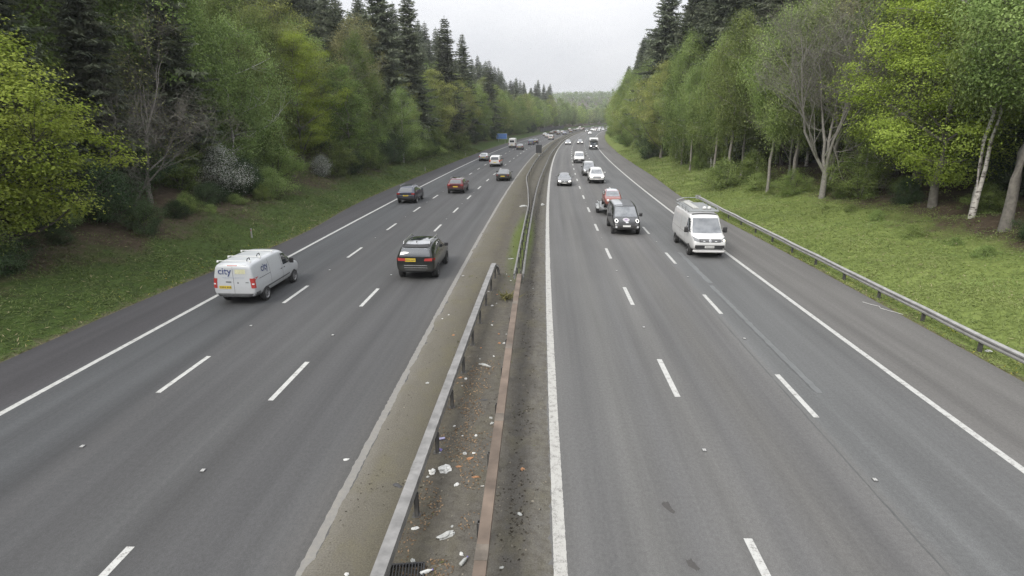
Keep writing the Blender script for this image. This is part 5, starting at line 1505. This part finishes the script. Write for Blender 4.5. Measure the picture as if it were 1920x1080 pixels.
# motorhome: cab plus box over the cab
cab = [(0, .5, 1.2, 2.05, .98, .86), (.1, .42, 1.2, 2.1, 1.0, .88), (1.0, .38, 1.2, 2.1, 1.0, .88), (1.5, .38, 1.2, 1.95, 1.0, .84), (2.2, .38, 1.2, 1.27, .98, .86), (2.6, .40, 1.08, 1.15, .94, .8), (2.85, .46, .88, .96, .88, .7), (2.92, .54, .76, .82, .8, .62)]
c = Car("motorhome", cab, P_['anthracite'], .5, plastic, label="white bodied motorhome with dark cab and lit headlights in the inner lane", cat="motorhome")
common(c, 2.1, 1.2, None, [(-.84, 1.28), (.84, 1.28), (.74, 1.95), (-.74, 1.95)], [[(.9, 1.3), (1.95, 1.28), (1.6, 1.9), (.9, 1.95)]], 'on', plate_f=(0, .62), wheels=(2.1,), wr=.35, wm=1.0, mirror=(1.75, 1.4, 1.05), head=[(.56, .82), (.86, .88), (.90, 1.08), (.62, 1.02)], grille=rect(-.5, .5, .74, .98))
mb = MB()
prof = [(-3.4, .55), (-3.4, 2.85), (-3.2, 2.98), (1.3, 2.98), (1.75, 2.75), (1.85, 2.35), (1.55, 2.10), (.05, 2.10), (.05, .55)]
n = len(prof); vs = [(x, y, z) for x in (-1.13, 1.13) for y, z in prof]
mb.add(vs, [(k, (k + 1) % n, n + (k + 1) % n, n + k) for k in range(n)] + [tuple(range(n)), tuple(range(n, 2 * n))])
bb = mb.build("coach_body", P_['whiteb'], c.root)
mb = MB(); mb.box((0, 1.86, 2.48), (1.5, .04, .28)); mb.build("front_window", glass_m, bb)
for x in (-1.14, 1.14):
    mb = MB(); mb.box((x, -1.2, 1.9), (.02, 1.3, .6)); mb.build("side_window", glass_m, bb)
    mb = MB(); mb.lathe_x([(-.1, .1), (-.1, .34), (.1, .34), (.1, .02)], (x * .9, -1.9, .35), 18); mb.build("wheel", tyre_m, c.root, True)
c.place_in(9.9, 166)
hl = hatch(P_['silver'], lights='on', label="silver hatchback with bright headlights beside the reservation in the approaching outer lane", cat="car"); hl.place_in(2.6, 196)
G2 = "cars approaching from the far bend"
far_car(hl, P_['grey'], 6.3, 201, "grey hatchback with bright headlights in the approaching middle lane", False, group=G2)
far_car(slit, P_['whiteb'], 7.4, 327, "white saloon with headlights alone in the far approaching middle lane", False, group=G2)
far_car(hl, P_['whiteb'], 5.6, 412, "white hatchback leading the pair of white cars at the far bend", False, group=G2)
far_car(hl, P_['silver'], 8.6, 408, "silver white hatchback beside the right trees at the far bend", False, group=G2)
far_car(hl, P_['anthracite'], 2.6, 384, "dark hatchback next to the barrier in the approaching far bend", False, group=G2)
far_car(vw, P_['whiteb'], 6.3, 452, "white van behind the pair of white cars at the far bend", False, cat="van", group=G2)
far_car(slit, P_['black'], 9.8, 470, "black saloon half hidden by the right trees at the far bend", False, group=G2)
far_car(hl, P_['dkred'], 2.5, 470, "dark red hatchback by the barrier at the very end of the road", False, group=G2)
far_car(mv, P_['silver'], 6.2, 530, "pale people carrier last in the approaching queue", False, group=G2)

far_car(ht, P_['white'], -9.0, 352, "white hatchback in the middle lane among the far departing cars", group=G1)
far_car(mv, P_['anthracite'], -12.8, 345, "dark people carrier beside the timber fence in the left lane", group=G1)
far_car(sal, P_['whiteb'], -9.0, 452, "white saloon in the distant departing queue", group=G1)
far_car(ht, P_['silver'], -5.3, 440, "silver hatchback by the barrier in the distant departing queue", group=G1)
far_car(hl, P_['whiteb'], 2.6, 432, "white hatchback by the barrier in the approaching far bend", False, group=G2)
far_car(slit, P_['silver'], 9.8, 436, "silver saloon in the inner lane of the approaching far bend", False, group=G2)
far_car(hl, P_['black'], 6.2, 486, "black hatchback in the middle of the approaching far queue", False, group=G2)
far_car(hl, P_['whiteb'], 9.8, 505, "white hatchback in the inner lane at the end of the approaching queue", False, group=G2)
# ------------------------------------------------------------------ ground cover, litter and other small things
rng = np.random.default_rng(2024)
def cover(name, label, side, n, mats, a_rng, fade, lsz):
    D = 3 + 150 * rng.uniform(0, 1, n) ** 2.0
    a = a_rng[0] + (a_rng[1] - a_rng[0]) * rng.uniform(0, 1, n) ** 1.15
    X = np.array([side * ((edgeL(d) if side < 0 else edgeR(d)) + q) for d, q in zip(D, a)])
    clump = np.array([mnoise.noise((x * .55, d * .55, 7.0 * side)) for x, d in zip(X, D)])
    big = np.array([mnoise.noise((x * .16, d * .16, 3.0 * side)) for x, d in zip(X, D)])
    keep = rng.uniform(-.75, .9, n) < clump + .25 - .16 * np.maximum(0, a + 2.0 * big - fade)
    D, a, X, clump, big = D[keep], a[keep], X[keep], clump[keep], big[keep]
    n = len(D)
    Z = np.array([ground(x, d) for x, d in zip(X, D)])
    ox = np.array([off(d) for d in D])
    gr = 1 + D / 55.0
    leafy = (rng.uniform(size=n) < np.clip((a - 4.5) / 7.0 + big * 1.8 + clump * .6 + .55 * ((D < 37) & (a > 5.5)), .02, .9))
    tall = np.where(leafy, .22 + .26 * np.maximum(0, clump) + .2 * np.maximum(0, big), .11)
    hgt = tall * rng.uniform(.4, 1.2, n) * np.minimum(1, a * .8 + .25)
    P = np.stack([X + ox, D, Z + hgt * .55], axis=1)
    T = rng.normal(size=(n, 3)); T[:, 2] = np.where(leafy, T[:, 2] * .3, np.abs(T[:, 2]) * .5 + 1.4)
    size = np.where(leafy, lsz * .75, .07) * rng.uniform(.6, 1.35, n) * gr
    Vq, Qq = leaf_quads(P, size, rng, .9, .42, T)
    # grass blades narrow
    V4 = Vq.reshape(-1, 4, 3); c = V4.mean(axis=1, keepdims=True)
    b1 = V4[:, [1, 3]] - c; f = np.where(leafy, 1.0, .33)[:, None, None]
    V4[:, [1, 3]] = c + b1 * f
    tint = np.clip(.45 + .55 * clump + .45 * big + rng.normal(size=n) * .13, 0, 1)
    mi = np.where(leafy, 0, 1).astype(np.int32)
    fl = rng.uniform(size=n) < .05 * np.clip(1.6 - a, 0, 1); mi[fl] = 2
    dry = (rng.uniform(size=n) < .035) & (big > -.1); mi[dry] = 3
    V4[fl] = c[fl] + (V4[fl] - c[fl]) * .55
    o = link(name, np_mesh(name, V4.reshape(-1, 3), Qq, mats, tint, mi))
    tagit(o, label, "ground cover", kind='stuff')
straw = simple("dry_straw", (.30, .26, .15), .9)
yel = simple("dandelion_yellow", (.48, .40, .02), .7)
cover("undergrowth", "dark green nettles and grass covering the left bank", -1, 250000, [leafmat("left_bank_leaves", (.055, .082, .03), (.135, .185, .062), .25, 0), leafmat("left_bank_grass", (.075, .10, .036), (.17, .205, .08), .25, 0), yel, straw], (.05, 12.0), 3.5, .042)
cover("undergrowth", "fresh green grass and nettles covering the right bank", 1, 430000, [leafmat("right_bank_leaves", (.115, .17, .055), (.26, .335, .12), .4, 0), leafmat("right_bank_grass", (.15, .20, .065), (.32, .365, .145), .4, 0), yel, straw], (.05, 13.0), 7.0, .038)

# leaf litter and moss tufts in the central reservation
n = 5200
D = 5.5 + 13 * rng.uniform(0, 1, n) ** 1.5; X = rng.normal(-1.85, .42, n)
pn = np.array([mnoise.noise((x * 1.4, d * .8, 2.0)) for x, d in zip(X, D)])
k = (pn > -.05) & (X > -2.6) & (X < -.95)
X, D = X[k], D[k]; n = len(X)
Z = np.array([medz(x, d) for x, d in zip(X, D)]) + .012
V, Q = leaf_quads(np.stack([X, D, Z], axis=1), rng.uniform(.012, .036, n), rng, 1.2, .6)
o = link("leaf_litter", np_mesh("leaf_litter", V, Q, leafmat("dead_leaves", (.10, .065, .04), (.27, .19, .125), .1, 0), rng.uniform(0, 1, n)))
tagit(o, "brown dead leaves scattered between the two near barriers", "leaf litter", kind='stuff')
n = 5200
D = 5 + 90 * rng.uniform(0, 1, n) ** 1.7; X = rng.uniform(-3.7, .1, n)
pn = np.array([mnoise.noise((x * .9, d * .35, 9.0)) for x, d in zip(X, D)])
gz = np.exp(-((D - 42) / 10) ** 2) * np.exp(-((X + 1.2) / .7) ** 2)
k = (rng.uniform(.12, .8, n) < pn + gz * .8)
X, D, gz = X[k], D[k], gz[k]; n = len(X)
Z = np.array([medz(x, d) for x, d in zip(X, D)]) + .03
T = rng.normal(size=(n, 3)); T[:, 2] = np.abs(T[:, 2]) + .8
V, Q = leaf_quads(np.stack([X + np.array([off(d) for d in D]), D, Z], axis=1), rng.uniform(.02, .055, n) * (1 + D / 50), rng, .4, .25, T)
o = link("weeds", np_mesh("weeds", V, Q, leafmat("verge_weeds", (.075, .075, .035), (.145, .155, .065), .2, 0), np.clip(gz + rng.uniform(0, .6, n), 0, 1)))
tagit(o, "thin low weeds and moss growing on the central reservation dirt", "weeds", kind='stuff')

# grit and dark moss clots over the whole strip
n = 16000
D = 5 + 60 * rng.uniform(0, 1, n) ** 2.2; X = rng.uniform(-3.95, .30, n)
pn = np.array([mnoise.noise((x * 1.1, d * .5, 5.0)) + .5 * mnoise.noise((x * 4, d * 3, 2.0)) for x, d in zip(X, D)])
band = np.exp(-((X + .35) / .28) ** 2)
k = rng.uniform(.0, 1.0, n) < pn + .18 + .45 * band
X, D, band = X[k], D[k], band[k]; n = len(X)
Z = np.array([medz(x, d) for x, d in zip(X, D)]) + .006
V, Q = leaf_quads(np.stack([X + np.array([off(d) for d in D]), D, Z], axis=1), rng.uniform(.008, .032, n) * (1 + .7 * band), rng, 1.3, .7)
o = link("grit", np_mesh("grit", V, Q, leafmat("grit_and_moss", (.035, .031, .025), (.24, .22, .18), .02, 0), np.clip(rng.uniform(0, .9, n) ** 1.6 - .35 * band, 0, 1)))
tagit(o, "loose grit and dark moss clots over the dirt of the central reservation", "grit", kind='stuff')

# the one big weed tuft
t = empty("weed_tuft", W(-1.38, 25.6, .02), 0, "spiky olive weed tuft leaning on the rusty barrier", "weed")
n = 90; a = rng.uniform(0, 6.28, n); L = rng.uniform(.14, .36, n)
T = np.stack([np.cos(a) * .8, np.sin(a) * .8, rng.uniform(.4, 1.4, n)], axis=1); T /= np.linalg.norm(T, axis=1)[:, None]
V, Q = leaf_quads(T * L[:, None] + np.stack([rng.normal(size=n) * .12, rng.normal(size=n) * .12, np.zeros(n)], axis=1), L, rng, .3, .07, T)
link("leaves", np_mesh("leaves", V, Q, leafmat("weed_leaves", (.10, .10, .04), (.20, .19, .085), .2, 0), rng.uniform(0, 1, n)), t)
mb = MB(); mb.tube([(0, 0, -.03), (0, 0, .06)], [.05, .03], 7); mb.build("root_crown", bark_dark, t)

# drain grate at the bottom edge
t = empty("drain_grate", W(-2.30, 8.7, .05), .12, "dark slatted drain grate lying at the foot of the box beam barrier", "drain grate")
mb = MB(); mb.box((0, .22, .03), (.66, .035, .06)); mb.box((0, -.22, .03), (.66, .035, .06)); mb.box((-.33, 0, .03), (.03, .44, .06)); mb.box((.33, 0, .03), (.03, .44, .06)); mb.build("frame", plastic, t)
mb = MB()
for i in range(11): mb.box((-.28 + i * .056, 0, .035), (.018, .42, .05), 0, Matrix.Rotation(.25, 3, 'Y'))
mb.build("bars", plastic, t)

# rubbish
def crumple(seed, sx, sy, sz, m, name, loc, rz, label, group=None, cat="litter"):
    r_ = random.Random(seed)
    bm = bmesh.new(); bmesh.ops.create_icosphere(bm, subdivisions=3, radius=1)
    for v in bm.verts:
        q = v.co.copy()
        f = 1 + .55 * mnoise.noise((q.x * 1.6 + seed, q.y * 1.6, q.z * 1.6)) + .28 * mnoise.noise((q.x * 4 + seed, q.y * 4, q.z * 4))
        v.co = Vector((q.x * sx * f, q.y * sy * f, max(-.2, q.z) * sz * f + sz * .2))
    me = bpy.data.meshes.new(name); bm.to_mesh(me); bm.free(); me.materials.append(m)
    o = link(name, me); o.location = loc; o.rotation_euler = (0, 0, rz)
    return tagit(o, label, cat, group)
lw = simple("white_litter", (.50, .50, .48), .6, var=.2, scale=12)
lg = simple("pale_grey_litter", (.33, .335, .32), .6, var=.25, scale=12)
lo = simple("orange_litter", (.30, .15, .07), .7, var=.2, scale=12)
lp = simple("violet_litter", (.17, .15, .36), .5, var=.15, scale=12)
lb = simple("dark_litter", (.05, .05, .052), .7, var=.3, scale=12)
def M_(X, D): return (X, D, medz(X, D))
crumple(1, .15, .12, .09, lw, "plastic_bag", M_(-2.09, 12.0), .4, "crumpled bright white plastic bag, biggest scrap between the near barriers", cat="plastic bag")
crumple(2, .085, .07, .06, lw, "plastic_bag", M_(-2.36, 11.9), 1.4, "small white crumpled bag touching the left of the big white bag", cat="plastic bag")
crumple(3, .20, .07, .05, lg, "plastic_bag", M_(-1.72, 9.75), .7, "long pale torn bag lying on the brown dead leaves", cat="plastic bag")
crumple(4, .20, .05, .04, lg, "paper_strip", M_(-1.70, 18.1), -.5, "twisted white paper strip beside the rusty barrier", cat="paper")
crumple(5, .045, .05, .035, lp, "crisp_packet", M_(-2.33, 12.85), .2, "violet crumpled crisp packet near the box beam barrier", cat="packet")
t = empty("drink_can", M_(-2.36, 13.35), .35, "pale violet drink can lying on its side by the barrier posts", "can")
mb = MB(); mb.lathe_x([(-.075, .001), (-.075, .026), (-.06, .035), (.06, .035), (.075, .026), (.075, .001)], (0, 0, .035), 16); mb.build("can_body", simple("violet_can", (.30, .29, .44), .35, .4), t, True)
mb = MB(); mb.lathe_x([(.0755, .001), (.0765, .012), (.0755, .022)], (0, 0, .035), 16); mb.build("can_lid", chrome, t)
def bottle(X, D, rz, label, col):
    t = empty("plastic_bottle", M_(X, D), rz, label, "bottle", "bottles in the central reservation")
    mb = MB(); mb.lathe_x([(-.12, .001), (-.12, .03), (-.10, .036), (.03, .036), (.08, .016), (.10, .014)], (0, 0, .036), 14); mb.build("bottle_body", col, t, True)
    mb = MB(); mb.lathe_x([(.10, .017), (.125, .017), (.125, .001)], (0, 0, .036), 12); mb.build("cap", lp, t)
bottle(-1.28, 9.05, 1.1, "clear pale bottle lying close to the rusty barrier near the bottom edge", lg)
bottle(-1.92, 8.75, .5, "white bottle lying beside the drain grate", lw)
crumple(6, .09, .03, .02, lo, "food_wrapper", M_(-1.35, 11.75), .2, "orange food wrapper against the rusty barrier", cat="wrapper")
crumple(7, .06, .03, .02, lo, "food_wrapper", M_(-1.78, 12.15), .2, "rust orange wrapper right of the big white bag", cat="wrapper")
crumple(8, .11, .03, .02, lb, "tyre_scrap", M_(-1.50, 15.6), .1, "dark strip of tyre rubber lying across the reservation", cat="tyre scrap")
crumple(9, .12, .05, .03, lb, "tyre_scrap", M_(-3.05, 11.35), -.5, "dark rubber scrap on the dirt outside the box beam barrier", cat="tyre scrap")
crumple(10, .16, .05, .03, lg, "paper_strip", (W(-1.65, 33.6)[0], 33.6, .05), .3, "pale strip of card on the grass where the double barrier begins", cat="paper")
crumple(11, .35, .25, .10, lg, "plastic_sheet", (W(-1.75, 55, 0)[0], 55, .06), .3, "dirty pale sheet snagged under the splitting barriers", cat="plastic sheet")
crumple(15, .30, .16, .12, lg, "plastic_sheet", (W(.02, 56, 0)[0], 56, .05), 1.3, "pale grey sheet lying inbound of the splitting barriers", cat="plastic sheet")
rp = random.Random(8)
for i in range(46):
    D = 8.2 + 22 * rp.random() ** 1.3; X = rp.uniform(-2.45, -1.1) if i < 36 else rp.choice([rp.uniform(-3.9, -2.9), rp.uniform(-.6, .1)])
    s = rp.uniform(.018, .05)
    crumple(20 + i, s * rp.uniform(1, 1.8), s, s * .6, rp.choice([lw, lw, lg, lg, lo]), "litter_scrap", M_(X, D), rp.uniform(0, 3), "tiny scrap of litter lying in the dirt of the central reservation", "litter scraps in the central reservation")
for X, D, s, l in ((-4.55, 12.4, .05, "white scrap on the outbound asphalt beside the dirt edge"), (14.1, 58.8, .45, "pale sandbag lying on the right hard shoulder behind the white van"), (15.95, 20.2, .10, "white rag at the foot of the verge barrier post")):
    crumple(int(X * 7) + 90, s * 1.3, s * .8, s * .4, lg if s > .2 else lw, "sandbag" if s > .2 else "litter_scrap", W(X, D, max(0, ground(X, D)) + .01), .3, l, cat="sandbag" if s > .2 else "litter")
mb = MB()
pts = [(14.55, 26.0), (14.75, 25.6), (14.95, 25.35), (14.85, 25.1), (15.05, 24.7), (15.15, 24.6), (15.3, 24.2)]
mb.tube([W(x, d, max(.02, ground(x, d) + .03)) for x, d in pts], .009, 6)
tagit(mb.build("loose_wire", lw), "bent white wire lying at the grass edge of the right hard shoulder", "wire")

# ------------------------------------------------------------------ haze
hm = bpy.data.materials.new("haze"); hm.use_nodes = True
hn = hm.node_tree; hn.nodes.clear()
ho = hn.nodes.new("ShaderNodeOutputMaterial"); hv_ = hn.nodes.new("ShaderNodeVolumePrincipled")
hv_.inputs["Density"].default_value = 0.00027
hv_.inputs["Color"].default_value = (.93, .95, .98, 1)
hv_.inputs["Anisotropy"].default_value = 0.2
hn.links.new(hv_.outputs[0], ho.inputs["Volume"])
mb = MB(); mb.box((0, 1900, 48), (9000, 5200, 100))
o = mb.build("haze", hm); tagit(o, "thin pale haze in the valley air", kind='stuff')
